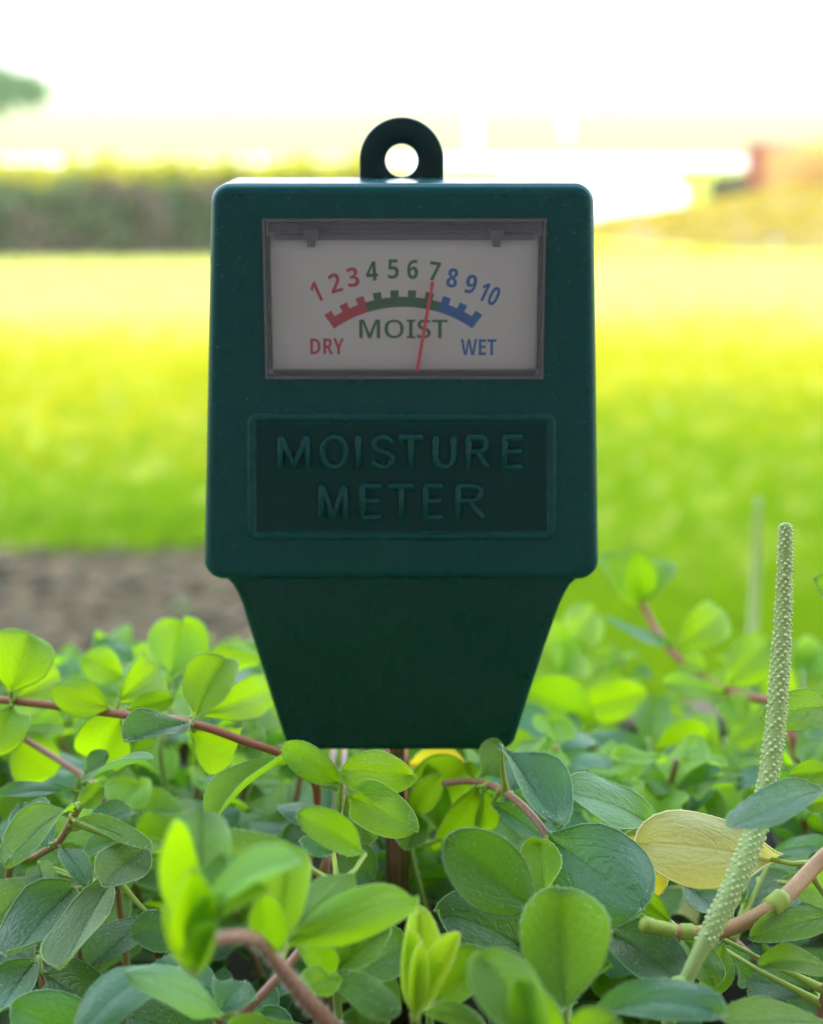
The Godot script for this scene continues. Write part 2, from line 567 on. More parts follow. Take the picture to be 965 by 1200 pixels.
func make_meter() -> void:
	var soil_at := spot(465, 1080, FRONT)
	var org := Vector3(fp(465, 900).x, SOIL, -FRONT - 0.010)
	var t := thing("moisture_meter", org, "dark green plastic soil moisture meter with a white dial, needle at seven", "moisture meter")
	var off := Vector3(0, EYE.y, -FRONT) - org
	# casing: one shell whose front has an opening for the dial
	var o := rounded([fp(247, 215), fp(238, 681), fp(703, 681), fp(697, 215)], [0.0030, 0.0033, 0.0033, 0.0030])
	var s := Shape.new()
	var prof := round_edge(0.0016, 0.0)
	prof.append_array([[0.0, -0.010], [0.0, -0.0190], [0.0007, -0.0200], [0.004, -0.0203]])
	loft(s, o, prof)
	s.poly(inset(o, 0.004), -0.0203, true)
	var face := inset(o, 0.0016)
	var wa := fp(307, 256)
	var wb := fp(637, 444)
	var x0 := -1.0
	var x1 := 1.0
	for band in [[x0, wa.y, x1, 1.0], [x0, wb.y, wa.x, wa.y], [wb.x, wb.y, x1, wa.y], [x0, -1.0, x1, wb.y]]:
		var rect := PackedVector2Array([Vector2(band[0], band[1]), Vector2(band[2], band[1]), Vector2(band[2], band[3]), Vector2(band[0], band[3])])
		for piece in Geometry2D.intersect_polygons(face, rect): s.poly(piece, 0.0)
	part("casing", s.mesh(), M.shell, t, off)
	# neck
	var nk := []
	var nr := []
	var side := [[262, 680, 0], [271, 689, 0], [277, 699, 0], [283, 714, 0], [288, 731, 0], [298, 762, 0], [317, 823, 0], [337, 884, 0.0030]]
	var other := [[680, 680, 0], [670, 689, 0], [664, 699, 0], [657, 714, 0], [651, 731, 0], [640, 762, 0], [620, 823, 0], [601, 884, 0.0030]]
	for q in side: nk.append(fp(q[0], q[1])); nr.append(q[2])
	var rev := other.duplicate()
	rev.reverse()
	for q in rev: nk.append(fp(q[0], q[1])); nr.append(q[2])
	nk.append(fp(672, 660)); nr.append(0)
	nk.append(fp(270, 660)); nr.append(0)
	var no := rounded(nk, nr)
	var ns := Shape.new()
	var np := round_edge(0.0013, -0.0012)
	np.append_array([[0.0004, -0.012], [0.0014, -0.0176], [0.003, -0.0182]])
	loft(ns, no, np)
	ns.poly(inset(no, 0.0013), -0.0012)
	ns.poly(inset(no, 0.003), -0.0182, true)
	part("neck", ns.mesh(), M.shell_neck, t, off)
	# hanging ring on the back edge
	var rs := Shape.new()
	var c := fp(471, 188)
	var ro := (fp(520, 188).x - c.x) * 1.075
	var ri := (fp(490, 188).x - c.x) * 1.075
	c.x *= 1.075
	c.y = (c.y + 0.0) * 1.07
	var outer := []
	var inner := []
	for k in 41:
		var a := PI * k / 40.0
		outer.append(c + Vector2(cos(a), sin(a)) * ro)
		var b := -PI * 0.5 + (PI * k / 40.0) * 2.0
		inner.append(c + Vector2(cos(b), sin(b)) * ri)
	# the tab as a strip between the outer outline and the hole, with thickness
	var zf := -0.0168
	var zb := -0.0200
	var po := PackedVector2Array()
	var pi := PackedVector2Array()
	for k in 64:
		var a := -PI * 0.5 + TAU * k / 64.0
		var d := Vector2(cos(a), sin(a))
		pi.append(c + d * ri)
		if d.y >= 0: po.append(c + d * ro)
		else:
			var drop := 0.0052
			var sc := minf(ro / maxf(absf(d.x), 1e-6), drop / maxf(-d.y, 1e-6))
			po.append(c + d * sc)
	var ring := []
	for q in [[pi, zf], [po, zf]]: ring.append(q)
	var mk := func(pp: PackedVector2Array, z: float, grow: float) -> PackedVector3Array:
		var row := PackedVector3Array()
		for p in pp:
			var e := (p - c).normalized() * grow
			row.append(Vector3(p.x + e.x, p.y + e.y, z))
		return row
	var e := 0.0003
	rs.grid([mk.call(pi, zb + e, 0.0), mk.call(pi, zf - e, 0.0), mk.call(pi, zf, e), mk.call(po, zf, -e), mk.call(po, zf - e, 0.0), mk.call(po, zb + e, 0.0), mk.call(po, zb, -e), mk.call(pi, zb, e), mk.call(pi, zb + e, 0.0)], true)
	part("hanging_ring", rs.mesh(), M.shell_ring, t, off)
	# dial: card, frame pieces and pane
	var wc := (wa + wb) * 0.5
	var ww := wb.x - wa.x
	var wh := wa.y - wb.y
	var cz := -0.0030
	var cs := Shape.new()
	cs.box(Vector3(wc.x, wc.y, cz - 0.0005), Vector3(ww, wh, 0.001))
	var card := part("dial_card", cs.mesh(), M.card, t, off)
	var fs := Shape.new()
	var th := 0.00042
	for q in [[wc.x, wa.y - th / 2, ww, th], [wc.x, wb.y + th / 2, ww, th], [wa.x + th / 2, wc.y, th, wh - th * 2], [wb.x - th / 2, wc.y, th, wh - th * 2]]:
		fs.box(Vector3(q[0], q[1], -0.0010), Vector3(q[2] - 0.00004, q[3] - 0.00004, 0.0029))
	part("dial_frame", fs.mesh(), M.bezel, t, off)
	var rebate := Shape.new()
	var y1 := fp(470, 267).y
	var y2 := fp(470, 279).y
	rebate.box(Vector3(wc.x, y1, -0.0018), Vector3(ww - 0.0018, 0.0013, 0.0020))
	rebate.box(Vector3(wa.x + 0.00085, wc.y - 0.0008, -0.0022), Vector3(0.0004, wh - 0.0042, 0.0014))
	rebate.box(Vector3(wb.x - 0.00085, wc.y - 0.0008, -0.0022), Vector3(0.0004, wh - 0.0042, 0.0014))
	rebate.box(Vector3(wc.x, wb.y + 0.0008, -0.0022), Vector3(ww - 0.0024, 0.0005, 0.0014))
	part("dial_rebate", rebate.mesh(), M.bezel_dark, t, off)
	var lip := Shape.new()
	lip.box(Vector3(wc.x, y2, -0.0022), Vector3(ww - 0.0034, 0.0009, 0.0014))
	part("dial_lip", lip.mesh(), M.bezel, t, off)
	for x in [364, 583]:
		var tb := Shape.new()
		var tp := fp(x, 275)
		tb.box(Vector3(tp.x, tp.y, -0.0013), Vector3(0.0022, 0.0014, 0.0024))
		tb.box(Vector3(tp.x, tp.y - 0.0013, -0.0016), Vector3(0.0012, 0.0014, 0.0018))
		part("clip", tb.mesh(), M.bezel, t, off)
	var ps := Shape.new()
	ps.box(Vector3(wc.x, wc.y, 0.0006), Vector3(ww - 0.0003, wh - 0.0003, 0.00004))
	part("dial_pane", ps.mesh(), M.pane, t, off)
	# printed scale
	var pz := cz + 0.00003
	var mid := fp(473, 503)
	var px := fp(474, 350).x - fp(473, 350).x
	var arc := func(a0: float, a1: float, r0: float, r1: float, mat: Material, called: String, z: float) -> void:
		var sh := Shape.new()
		var ra := PackedVector3Array()
		var rb := PackedVector3Array()
		for k in 13:
			var a := deg_to_rad(lerpf(a0, a1, k / 12.0))
			ra.append(Vector3(mid.x + sin(a) * r0 * px, mid.y + cos(a) * r0 * px, z))
			rb.append(Vector3(mid.x + sin(a) * r1 * px, mid.y + cos(a) * r1 * px, z))
		sh.grid([ra, rb])
		part(called, sh.mesh(), mat, card, Vector3.ZERO)
	arc.call(-35.0, -17.0, 143.5, 155.5, M.red_ink, "scale_band", pz)
	arc.call(-17.0, 16.2, 143.5, 155.5, M.green_ink, "scale_band", pz)
	arc.call(16.2, 35.0, 143.5, 155.5, M.blue_ink, "scale_band", pz)
	for k in 10:
		var a := -33.4 + 7.42 * k
		var m: Material = M.red_ink if k < 3 else M.green_ink if k < 7 else M.blue_ink
		arc.call(a - 1.75, a + 1.75, 155.5, 163.5, m, "scale_tick", pz)
	var nums := [["1", 369, 345, 9, 24, 24.0], ["2", 392, 334, 14, 23, 15.0], ["3", 413, 327, 14, 23, 9.0], ["4", 435.5, 320, 14, 23, 3.0], ["5", 461, 317.5, 13, 23, 0.0], ["6", 484, 318, 13, 23, -2.0], ["7", 510, 320, 13, 22, -7.0], ["8", 531, 328, 13, 23, -10.0], ["9", 553, 335.5, 13, 23, -16.0], ["10", 575, 347, 23, 23, -25.0]]
	for k in nums.size():
		var q = nums[k]
		letters(card, q[0], "dial_number", q[1], q[2], q[3], q[4], deg_to_rad(q[5]), M.red_ink if k < 3 else M.green_ink if k < 7 else M.blue_ink, pz, 0.00004, Vector3.ZERO)
	letters(card, "MOIST", "dial_word", 473, 388.5, 105, 22, 0, M.green_ink, pz, 0.00004, Vector3.ZERO, false)
	letters(card, "DRY", "dial_word", 382.5, 409, 40, 19, 0, M.red_ink, pz, 0.00004, Vector3.ZERO)
	letters(card, "WET", "dial_word", 562, 410, 42, 19, 0, M.blue_ink, pz, 0.00004, Vector3.ZERO)
	# needle
	var na := fp(489, 437)
	var nb := fp(507.5, 331)
	var nd := (nb - na)
	var nsq := Shape.new()
	var nside := Vector2(-nd.y, nd.x).normalized()
	nsq.box(Vector3((na.x + nb.x) / 2, (na.y + nb.y) / 2, -0.0016), Vector3(0.00052, nd.length(), 0.0003), Basis(Vector3(nd.normalized().y, -nd.normalized().x, 0), Vector3(nd.normalized().x, nd.normalized().y, 0), Vector3(0, 0, 1)))
	part("needle", nsq.mesh(), M.needle, t, off)
	# name plate: a raised rim round a sunk field
	var pl := rounded([fp(290, 484), fp(290, 633), fp(652, 633), fp(652, 484)], [0.0017, 0.0017, 0.0017, 0.0017], 5)
	var pr := Shape.new()
	loft(pr, pl, [[0.0, 0.0], [0.00012, 0.0003], [0.0004, 0.0005], [0.0010, 0.0005], [0.0013, 0.00035], [0.0015, -0.00002], [0.0017, 0.00008]])
	var rim := part("plate_rim", pr.mesh(), M.shell, t, off)
	var pf := Shape.new()
	pf.poly(inset(pl, 0.0016), 0.00005)
	part("plate_field", pf.mesh(), M.shell_plate, t, off)
	var boxes := [["M", 325, 365, 0], ["O", 374.5, 410, 0], ["I", 420, 420, 0], ["S", 434, 464, 0], ["T", 465, 498.5, 0], ["U", 506.5, 536, 0], ["R", 545, 575, 0], ["E", 587, 615, 0],
		["M", 373, 409, 1], ["E", 421.5, 449, 1], ["T", 453, 488.5, 1], ["E", 495, 522, 1], ["R", 533, 569, 1]]
	for q in boxes: raised_letter(t, q[0], q[1], q[2], [508.5, 565.5][q[3]], [551, 609.5][q[3]], off)
	# probe
	var pc := Shape.new()
	var top := fp(465, 870)
	add_tube(pc, [Vector3(top.x, top.y, -0.010), Vector3(top.x, SOIL - EYE.y - 0.03, -0.010)], [0.00215, 0.00215], 20)
	part("probe", pc.mesh(), M.probe, t, off)
	# dust and lint on the plastic
	var ds := Shape.new()
	var r := RandomNumberGenerator.new()
	r.seed = 31
	for k in 420:
		var x := r.randf_range(252, 692)
		var y := r.randf_range(222, 660) if r.randf() < 0.8 else r.randf_range(222, 300)
		if k % 4 == 0: x = r.randf_range(252, 300) if r.randf() < .4 else r.randf_range(645, 692)
		if x > 300 and x < 642 and y > 250 and y < 450 and r.randf() < 0.65: continue
		var p := fp(x, y)
		var on_pane := x > 307 and x < 637 and y > 256 and y < 444
		var a := r.randf() * TAU
		var l := 0.00004 + 0.00022 * pow(r.randf(), 4)
		if y > 480 and x > 285 and x < 657: continue
		ds.box(Vector3(p.x, p.y, 0.00066 if on_pane else 0.00004), Vector3(l, r.randf_range(0.00003, 0.00007), 0.00004), Basis(Vector3(0, 0, 1), a))
	for k in 90:
		var p := fp(r.randf_range(262, 682), 213)
		ds.box(Vector3(p.x, p.y + 0.00003, r.randf_range(-0.018, -0.002)), Vector3(r.randf_range(0.00004, 0.0003), 0.00004, 0.00006), Basis(Vector3(0, 1, 0), r.randf() * TAU))
	var dust := part("dust", ds.mesh(), M.dust, t, off)
	dust.set_meta("kind", "stuff")

# ------------------------------------------------------------------ plants
# stem: [x, y, depth, radius in mm]; leaves: [bx, by, bd, tx, ty, td, width px, normal, bend, cup, look]
func shoot(label: String, stem: Array, stem_mat: String, leaves: Array, root := true, group := "", hairs := 0, called := "leafy_shoot") -> Node3D:
	var pts := []
	var rad := []
	for q in stem:
		pts.append(spot(q[0], q[1], q[2]))
		rad.append(q[3] * 0.00074)
	if root:
		var e: Vector3 = pts[-1]
		if e.y > SOIL + 0.004:
			var k := clampi(int((e.y - SOIL) / 0.02) + 1, 1, 4)
			for i in k:
				var f := float(i + 1) / k
				pts.append(Vector3(e.x + 0.004 * sin(f * 3.0 + e.x * 90), lerpf(e.y, SOIL - 0.004, f), e.z - 0.006 * f))
				rad.append(rad[-1])
	var base: Vector3 = pts[-1]
	var t := thing(called, base, label, "plant shoot", group)
	for i in pts.size(): pts[i] -= base
	var sm := smooth_path(pts, rad, 6)
	var sh := Shape.new()
	# knuckles where leaves leave the stem
	add_tube(sh, sm[0], sm[1], 9)
	part("stem", sh.mesh(), M[stem_mat], t)
	var pet := Shape.new()
	var any := false
	var i := 0
	for q in leaves:
		var a := spot(q[0], q[1], q[2]) - base
		var b := spot(q[3], q[4], q[5]) - base
		var n: Vector3 = q[7]
		var L := (b - a).length()
		var W: float = 1.1 * q[6] * (q[2] + q[5]) * 0.5 / FOCAL
		var bend: float = q[8]
		var m := leaf_mesh(L * (1.0 + absf(bend) * 0.06), W, bend * 1.55, q[9] * 1.5, 0.11, 0.09 if i % 2 == 0 else 0.02, int(q[0] * 13 + q[1]))
		var bas := leaf_basis(b - a, n)
		# turn so that the bent leaf's tip still lands on its mark
		bas = Basis(bas.x.normalized(), bend * 0.5) * bas
		var lab := ""
		if q[10] == "yellow" or q[10] == "cream": lab = "yellowed leaf"
		var lf := put_leaf(t, m, q[10], a, bas, lab)
		if q[2] > 0.19 and q[2] < 0.262: fuzz(lf, int(240.0 * W * L / 0.0002) + 60, int(q[0] + q[1]))
		# leaf stalk to the nearest place on the stem
		var best := 1e9
		var foot := Vector3.ZERO
		for p in sm[0]:
			var dd: float = (p - a).length()
			if dd < best:
				best = dd
				foot = p
		if best > 0.0002 and best < 0.02:
			add_tube(pet, [foot, foot.lerp(a, 0.25), foot.lerp(a, 0.6) + Vector3(0, -0.0003, 0), a + bas.y * L * 0.03], [0.0008, 0.0005, 0.00036, 0.00036], 7)
			any = true
		i += 1
	if any: part("leaf_stalks", pet.mesh(), M.stem_node, t)
	if hairs > 0:
		var hs := Shape.new()
		var r := RandomNumberGenerator.new()
		r.seed = hairs
		for k in hairs:
			var f: float = r.randf() * (sm[0].size() - 1.01)
			var j := int(f)
			var c: Vector3 = sm[0][j].lerp(sm[0][j + 1], f - j)
			var dir: Vector3 = (sm[0][j + 1] - sm[0][j]).normalized()
			var o := Vector3(r.randfn(), r.randfn(), r.randfn())
			o = (o - dir * o.dot(dir)).normalized()
			var q: float = sm[1][j]
			var side := dir.cross(o).normalized() * 0.00003
			hs.blade(c + o * q * 0.9, side, c + o * (q + r.randf_range(0.0003, 0.0008)) + dir * r.randf_range(-.0003, .0003))
		var h := part("stem_hairs", hs.mesh(), M.hair, t)
		h.set_meta("kind", "stuff")
	return t

# short pale hairs on a leaf near enough to show them
func fuzz(lf: MeshInstance3D, count: int, seed_: int) -> void:
	var a: Array = lf.mesh.surface_get_arrays(0)
	var v: PackedVector3Array = a[Mesh.ARRAY_VERTEX]
	var n: PackedVector3Array = a[Mesh.ARRAY_NORMAL]
	var ix: PackedInt32Array = a[Mesh.ARRAY_INDEX]
	var e: PackedVector3Array = lf.mesh.surface_get_arrays(1)[Mesh.ARRAY_VERTEX]
	var r := RandomNumberGenerator.new()
	r.seed = seed_
	var s := Shape.new()
	for k in mini(count, 700):
		var t := (r.randi() % (ix.size() / 3)) * 3
		var u := r.randf()
		var w := r.randf() * (1.0 - u)
		var p := v[ix[t]] * u + v[ix[t + 1]] * w + v[ix[t + 2]] * (1.0 - u - w)
		var d := (n[ix[t]] + V(r.randfn(), r.randfn(), r.randfn()) * 0.35).normalized()
		var l := r.randf_range(0.00010, 0.00034)
		s.blade(p, d.cross(V(r.randfn(), r.randfn(), r.randfn())).normalized() * r.randf_range(0.00003, 0.00006), p + d * l)
	for k in mini(count, 700) / 2:
		var p := e[r.randi() % e.size()].lerp(e[r.randi() % e.size()], 0.0)
		var d := (V(signf(p.x), r.randf_range(-.4, .6), 0.2) + V(r.randfn(), r.randfn(), r.randfn()) * 0.5).normalized()
		s.blade(p, d.cross(V(0, 0, 1))  .normalized() * 0.00003, p + d * r.randf_range(0.0001, 0.0004))
	var h := part("leaf_hairs", s.mesh(), M.hair, lf)
	h.set_meta("kind", "stuff")

func V(x: float, y: float, z: float) -> Vector3:
	return Vector3(x, y, z)

func make_hero_shoots() -> void:
	var face := V(0.05, 0.45, 0.88)
	var up := V(0.0, 0.92, 0.38)
	var half := V(-0.15, 0.7, 0.68)
	shoot("long red stemmed shoot along the left rim with bright lime leaves", [[-20, 818, .272, .85], [40, 824, .268, .9], [135, 836, .262, 1.0], [225, 848, .254, 1.0], [285, 868, .252, .9], [342, 890, .252, .9], [372, 930, .258, .9]], "stem_red", [
		[12, 812, .268, 36, 738, .272, 66, V(.15, .15, .97), .3, .25, "lime"], [14, 820, .268, 78, 792, .280, 42, V(.1, .3, .9), .2, .2, "lime"],
		[130, 830, .262, 58, 806, .262, 42, V(-.1, .35, .93), .25, -.2, "lime"], [138, 822, .262, 192, 776, .276, 54, V(.1, .2, .97), .15, .2, "lime"],
		[228, 842, .254, 260, 772, .262, 58, V(-.2, .2, .95), .15, .3, "lime"], [234, 838, .262, 322, 806, .302, 46, V(0, .3, .95), .2, .1, "lime"],
		[224, 848, .252, 150, 864, .240, 46, V(-.1, .8, .58), .35, .3, "deep"], [226, 856, .254, 282, 890, .262, 60, V(0, .35, .93), .3, .15, "lime"],
		[340, 888, .250, 244, 952, .232, 40, V(-.45, .62, .62), .25, .7, "green"], [398, 918, .252, 333, 872, .244, 36, V(-.3, .6, .7), .3, .1, "green"],
		[145, 836, .264, 112, 892, .272, 62, V(0, .3, .95), .2, .2, "lime"], [148, 832, .262, 200, 822, .266, 26, V(0, .5, .85), .2, .2, "lime"], [14, 826, .268, -6, 880, .262, 64, V(0, .35, .93), .2, .2, "lime"]], true, "", 0)
	shoot("pinkish stemmed shoot at the left edge below the red stem", [[15, 858, .288, .8], [55, 882, .286, .8], [95, 908, .282, .8], [120, 935, .28, .8]], "stem_pink", [
		[18, 862, .288, 60, 910, .29, 55, V(0, .3, .95), .2, .2, "lime"], [12, 856, .288, 50, 832, .3, 36, V(0, .4, .9), .2, .2, "lime"], [20, 852, .285, 82, 848, .3, 28, V(0, .5, .85), .2, .2, "green"],
		[96, 918, .262, 174, 886, .246, 30, V(.1, .93, .34), .3, .3, "pale"], [95, 912, .268, 128, 884, .262, 26, V(0, .8, .6), .2, .2, "blue"], [88, 928, .262, -4, 926, .262, 30, V(0, .96, .26), .2, .2, "blue"]])
	shoot("upright shoot behind the red stem with glowing lime leaves", [[200, 792, .31, .8], [196, 830, .305, .8], [188, 880, .30, .8]], "stem_green", [
		[200, 796, .308, 216, 734, .318, 66, V(.1, .15, .97), .2, .2, "lime"], [198, 800, .306, 232, 752, .325, 50, V(-.2, .2, .97), .2, .2, "lime"], [196, 806, .306, 158, 770, .32, 42, V(.2, .3, .93), .2, .2, "lime"],
		[200, 812, .304, 252, 826, .29, 40, V(0, .4, .9), .3, .2, "green"]])
	shoot("shoot at back left with a bluish topped leaf against the soil", [[150, 792, .335, .8], [148, 840, .33, .8], [150, 880, .325, .8]], "stem_green", [
		[150, 795, .332, 98, 766, .335, 40, V(0, .3, .93), .2, .2, "lime"], [160, 778, .335, 112, 754, .338, 30, V(0, .9, .42), .4, .1, "blue"], [152, 790, .335, 190, 762, .34, 34, V(0, .5, .85), .2, .2, "lime"]])
	shoot("shoot just left of the meter neck with one arched lime leaf", [[308, 775, .325, .8], [305, 830, .322, .8], [306, 880, .318, .8]], "stem_green", [
		[312, 772, .325, 246, 768, .318, 32, V(-.2, .45, .85), .5, -.2, "lime"], [308, 790, .322, 268, 806, .30, 30, V(0, .6, .8), .2, .2, "blue"], [308, 812, .318, 242, 832, .295, 36, V(0, .85, .5), .3, .2, "blue"], [310, 800, .322, 345, 770, .33, 34, V(0, .3, .95), .2, .2, "lime"], [306, 820, .318, 330, 850, .30, 36, V(0, .4, .9), .2, .2, "green"]])
	# left middle: pale and dark leaves under the rim
	shoot("tan stemmed shoot at left edge with a pale cupped leaf", [[92, 945, .245, .75], [70, 985, .250, .8], [45, 1002, .254, .8], [10, 1028, .258, .8]], "stem_tan", [
		[90, 946, .244, 6, 1000, .226, 48, V(-.2, .72, .66), .5, .35, "green"], [88, 962, .245, 172, 990, .232, 26, V(.15, .85, .5), .4, .4, "green"], [98, 968, .25, 160, 948, .26, 36, V(0, .85, .5), .3, .2, "blue"],
		[142, 982, .25, 98, 996, .248, 26, V(0, .85, .5), .2, .2, "pale"], [90, 950, .246, 120, 925, .25, 24, V(0, .5, .85), .1, .2, "green"], [60, 990, .25, 30, 945, .26, 46, V(0, .7, .7), .2, .2, "blue"], [70, 990, .25, 105, 1030, .24, 26, V(.3, .6, .7), .2, .2, "blue"]])
	shoot("shaded shoot at lower left with large dull olive leaves", [[135, 1030, .255, .8], [140, 1060, .26, .8]], "stem_tan", [
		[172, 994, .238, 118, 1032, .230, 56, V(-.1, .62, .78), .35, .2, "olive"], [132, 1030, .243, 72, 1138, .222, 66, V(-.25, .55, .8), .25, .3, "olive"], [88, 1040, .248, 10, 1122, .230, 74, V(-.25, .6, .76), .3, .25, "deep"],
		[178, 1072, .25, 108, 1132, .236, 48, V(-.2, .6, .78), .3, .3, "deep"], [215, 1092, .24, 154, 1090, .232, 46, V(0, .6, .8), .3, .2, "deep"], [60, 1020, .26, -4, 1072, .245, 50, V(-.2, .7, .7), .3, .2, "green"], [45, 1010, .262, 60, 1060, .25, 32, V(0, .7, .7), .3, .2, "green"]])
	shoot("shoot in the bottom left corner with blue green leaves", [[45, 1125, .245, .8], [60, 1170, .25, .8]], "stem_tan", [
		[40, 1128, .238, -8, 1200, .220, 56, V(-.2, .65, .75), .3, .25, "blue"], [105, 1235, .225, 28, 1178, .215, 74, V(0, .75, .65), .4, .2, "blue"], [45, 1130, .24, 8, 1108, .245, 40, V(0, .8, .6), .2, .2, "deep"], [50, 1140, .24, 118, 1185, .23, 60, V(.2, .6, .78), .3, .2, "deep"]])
	shoot("low shoot at lower left with a broad arched blue green leaf", [[252, 1180, .214, .8], [262, 1215, .22, .8], [262, 1260, .225, .8]], "stem_pink", [
		[212, 1136, .214, 86, 1182, .196, 62, V(-.12, .86, .5), .75, -.15, "blue"], [262, 1192, .205, 164, 1132, .196, 44, V(.1, .85, .52), .7, -.2, "pale"], [255, 1188, .206, 284, 1146, .214, 50, V(.2, .8, .6), .5, .1, "blue"],
		[262, 1170, .212, 190, 1128, .22, 44, V(0, .8, .6), .3, .2, "blue"], [262, 1245, .225, 150, 1176, .228, 84, V(0, .7, .7), .3, .2, "deep"], [390, 1228, .21, 268, 1202, .20, 46, V(0, .9, .42), .3, .2, "green"]])
	# blurred cluster nearest the lens
	shoot("blurred bright yellow green shoot tip nearest the camera on hairy pink stem", [[226, 1122, .176, .8], [258, 1100, .177, 1.0], [296, 1100, .181, 1.1], [322, 1124, .186, 1.15], [350, 1160, .192, 1.35], [392, 1206, .198, 1.6], [430, 1250, .20, 1.6]], "stem_pink", [
		[232, 1120, .176, 182, 950, .174, 50, V(.55, .3, .78), -.25, .5, "lime"], [238, 1105, .180, 234, 946, .190, 70, V(0, .6, .8), .25, .35, "fresh"], [226, 1140, .172, 222, 1012, .170, 50, V(.2, .3, .93), -.2, .8, "lime"],
		[240, 1088, .175, 334, 1008, .167, 54, V(.1, .9, .42), .6, .6, "pale"], [228, 1144, .173, 262, 1052, .169, 40, V(-.45, .35, .82), .2, .6, "green"], [224, 1144, .174, 198, 1060, .176, 38, V(.5, .3, .8), .1, .6, "lime"], [236, 1096, .178, 268, 1000, .184, 46, V(-.3, .5, .8), .3, .5, "green"],
		[230, 1135, .171, 250, 1082, .167, 34, V(-.2, .4, .9), .3, .7, "green"], [244, 1092, .174, 310, 1048, .166, 36, V(.1, .85, .5), .5, .5, "fresh"],
		[324, 1122, .187, 340, 990, .195, 62, V(-.1, .45, .88), .3, .4, "lime"], [330, 1112, .189, 502, 1030, .200, 54, V(.25, .72, .64), .75, -.2, "lime"], [318, 1120, .185, 302, 1046, .181, 40, V(.3, .4, .86), .2, .5, "green"], [332, 1108, .188, 420, 1010, .205, 40, V(.1, .8, .6), .5, -.1, "fresh"]], true, "", 1400)
	shoot("slim pink stem rising behind the blurred shoot tip", [[396, 1040, .215, .55], [380, 1078, .215, .75], [322, 1150, .212, .85], [262, 1212, .212, .9], [230, 1250, .214, .9]], "stem_pink", [
		[350, 1004, .212, 262, 976, .205, 36, V(-.1, .75, .65), .7, -.2, "green"], [430, 1002, .222, 352, 954, .216, 40, V(-.3, .7, .65), .3, .3, "green"], [392, 1000, .224, 352, 986, .222, 24, V(0, .8, .6), .2, .2, "blue"], [396, 1046, .216, 430, 1070, .225, 40, V(0, .6, .8), .2, .2, "deep"], [392, 1042, .22, 372, 1085, .24, 50, V(0, .6, .8), .2, .2, "deep"]], true, "", 300)
	shoot("compact fresh green rosette in front of the probe near bottom edge", [[394, 1146, .214, .7], [396, 1180, .216, .8], [400, 1240, .22, .8]], "stem_green", [
		[420, 1098, .212, 348, 1078, .205, 30, V(-.1, .8, .6), .5, -.1, "green"], [392, 1140, .212, 454, 1084, .212, 44, V(-.25, .65, .72), .25, .5, "fresh"], [392, 1152, .210, 358, 1100, .205, 36, V(.3, .55, .78), .2, .3, "green"], [404, 1152, .214, 480, 1108, .222, 54, V(.0, .75, .66), .3, .35, "fresh"],
		[392, 1144, .208, 462, 1178, .198, 42, V(.0, .88, .48), .5, -.15, "fresh"], [392, 1144, .208, 362, 1158, .198, 40, V(0, .8, .6), .3, .1, "lime"], [396, 1128, .214, 382, 1108, .212, 18, V(.2, .6, .78), .2, .4, "green"]])
	shoot("pair of round leaves right under the meter beside the probe", [[404, 872, .300, .7], [402, 930, .272, .75], [398, 985, .258, .8], [388, 1030, .262, .8]], "stem_pink", [
		[400, 902, .252, 474, 908, .238, 46, V(-.1, .35, .93), .3, .1, "lime"], [406, 932, .25, 478, 962, .234, 50, V(.15, .45, .88), .35, .1, "lime"], [404, 938, .254, 440, 985, .25, 40, V(.1, .4, .9), .2, .2, "green"], [400, 930, .256, 372, 900, .262, 28, V(0, .5, .85), .2, .2, "green"]])
	shoot("bare tan stem standing left of the probe", [[392, 868, .300, .95], [388, 930, .280, 1.0], [384, 1000, .266, 1.05], [376, 1040, .268, 1.05]], "stem_tan", [
		[386, 960, .266, 340, 930, .275, 60, V(0, .8, .6), .3, .2, "blue"], [384, 990, .266, 330, 985, .27, 50, V(0, .8, .6), .3, .2, "deep"], [384, 985, .268, 430, 1030, .27, 50, V(.2, .6, .75), .3, .2, "deep"]])
	shoot("folded yellow green leaf bud standing at the bottom centre", [[487, 1190, .204, .9], [488, 1215, .206, .9], [488, 1250, .21, .9]], "stem_green", [
		[486, 1196, .203, 496, 1064, .203, 44, V(.1, .2, .97), .2, .9, "bud"], [484, 1196, .201, 476, 1086, .200, 32, V(.5, .2, .85), -.15, .8, "bud"], [488, 1192, .201, 536, 1096, .198, 30, V(-.45, .35, .82), .3, .9, "bud"], [487, 1196, .199, 490, 1100, .197, 22, V(.1, .2, .97), 0.0, .8, "bud"]])
	shoot("small green shoot right of the folded bud", [[508, 1178, .214, .7], [506, 1215, .216, .7]], "stem_green", [
		[508, 1176, .214, 568, 1114, .212, 54, V(-.2, .6, .77), .25, .4, "green"], [496, 1186, .206, 560, 1188, .198, 26, V(0, .85, .52), .4, -.1, "green"], [505, 1172, .217, 520, 1108, .225, 46, V(.1, .6, .77), .25, .3, "green"]])
	# right of the probe
	shoot("shoot under the meter with a yellow leaf behind the probe", [[478, 905, .30, .8], [480, 950, .295, .8], [482, 1000, .29, .8]], "stem_green", [
		[478, 896, .296, 552, 894, .286, 40, V(0, .35, .93), .2, .2, "yellow"], [482, 948, .285, 548, 902, .283, 66, V(.1, .5, .86), .2, .15, "green"], [484, 950, .28, 515, 915, .272, 30, V(.2, .6, .8), .2, .2, "green"], [520, 985, .28, 500, 900, .285, 30, V(.3, .4, .85), .2, .3, "green"], [490, 955, .283, 478, 1000, .275, 34, V(0, .5, .86), .2, .2, "green"]])
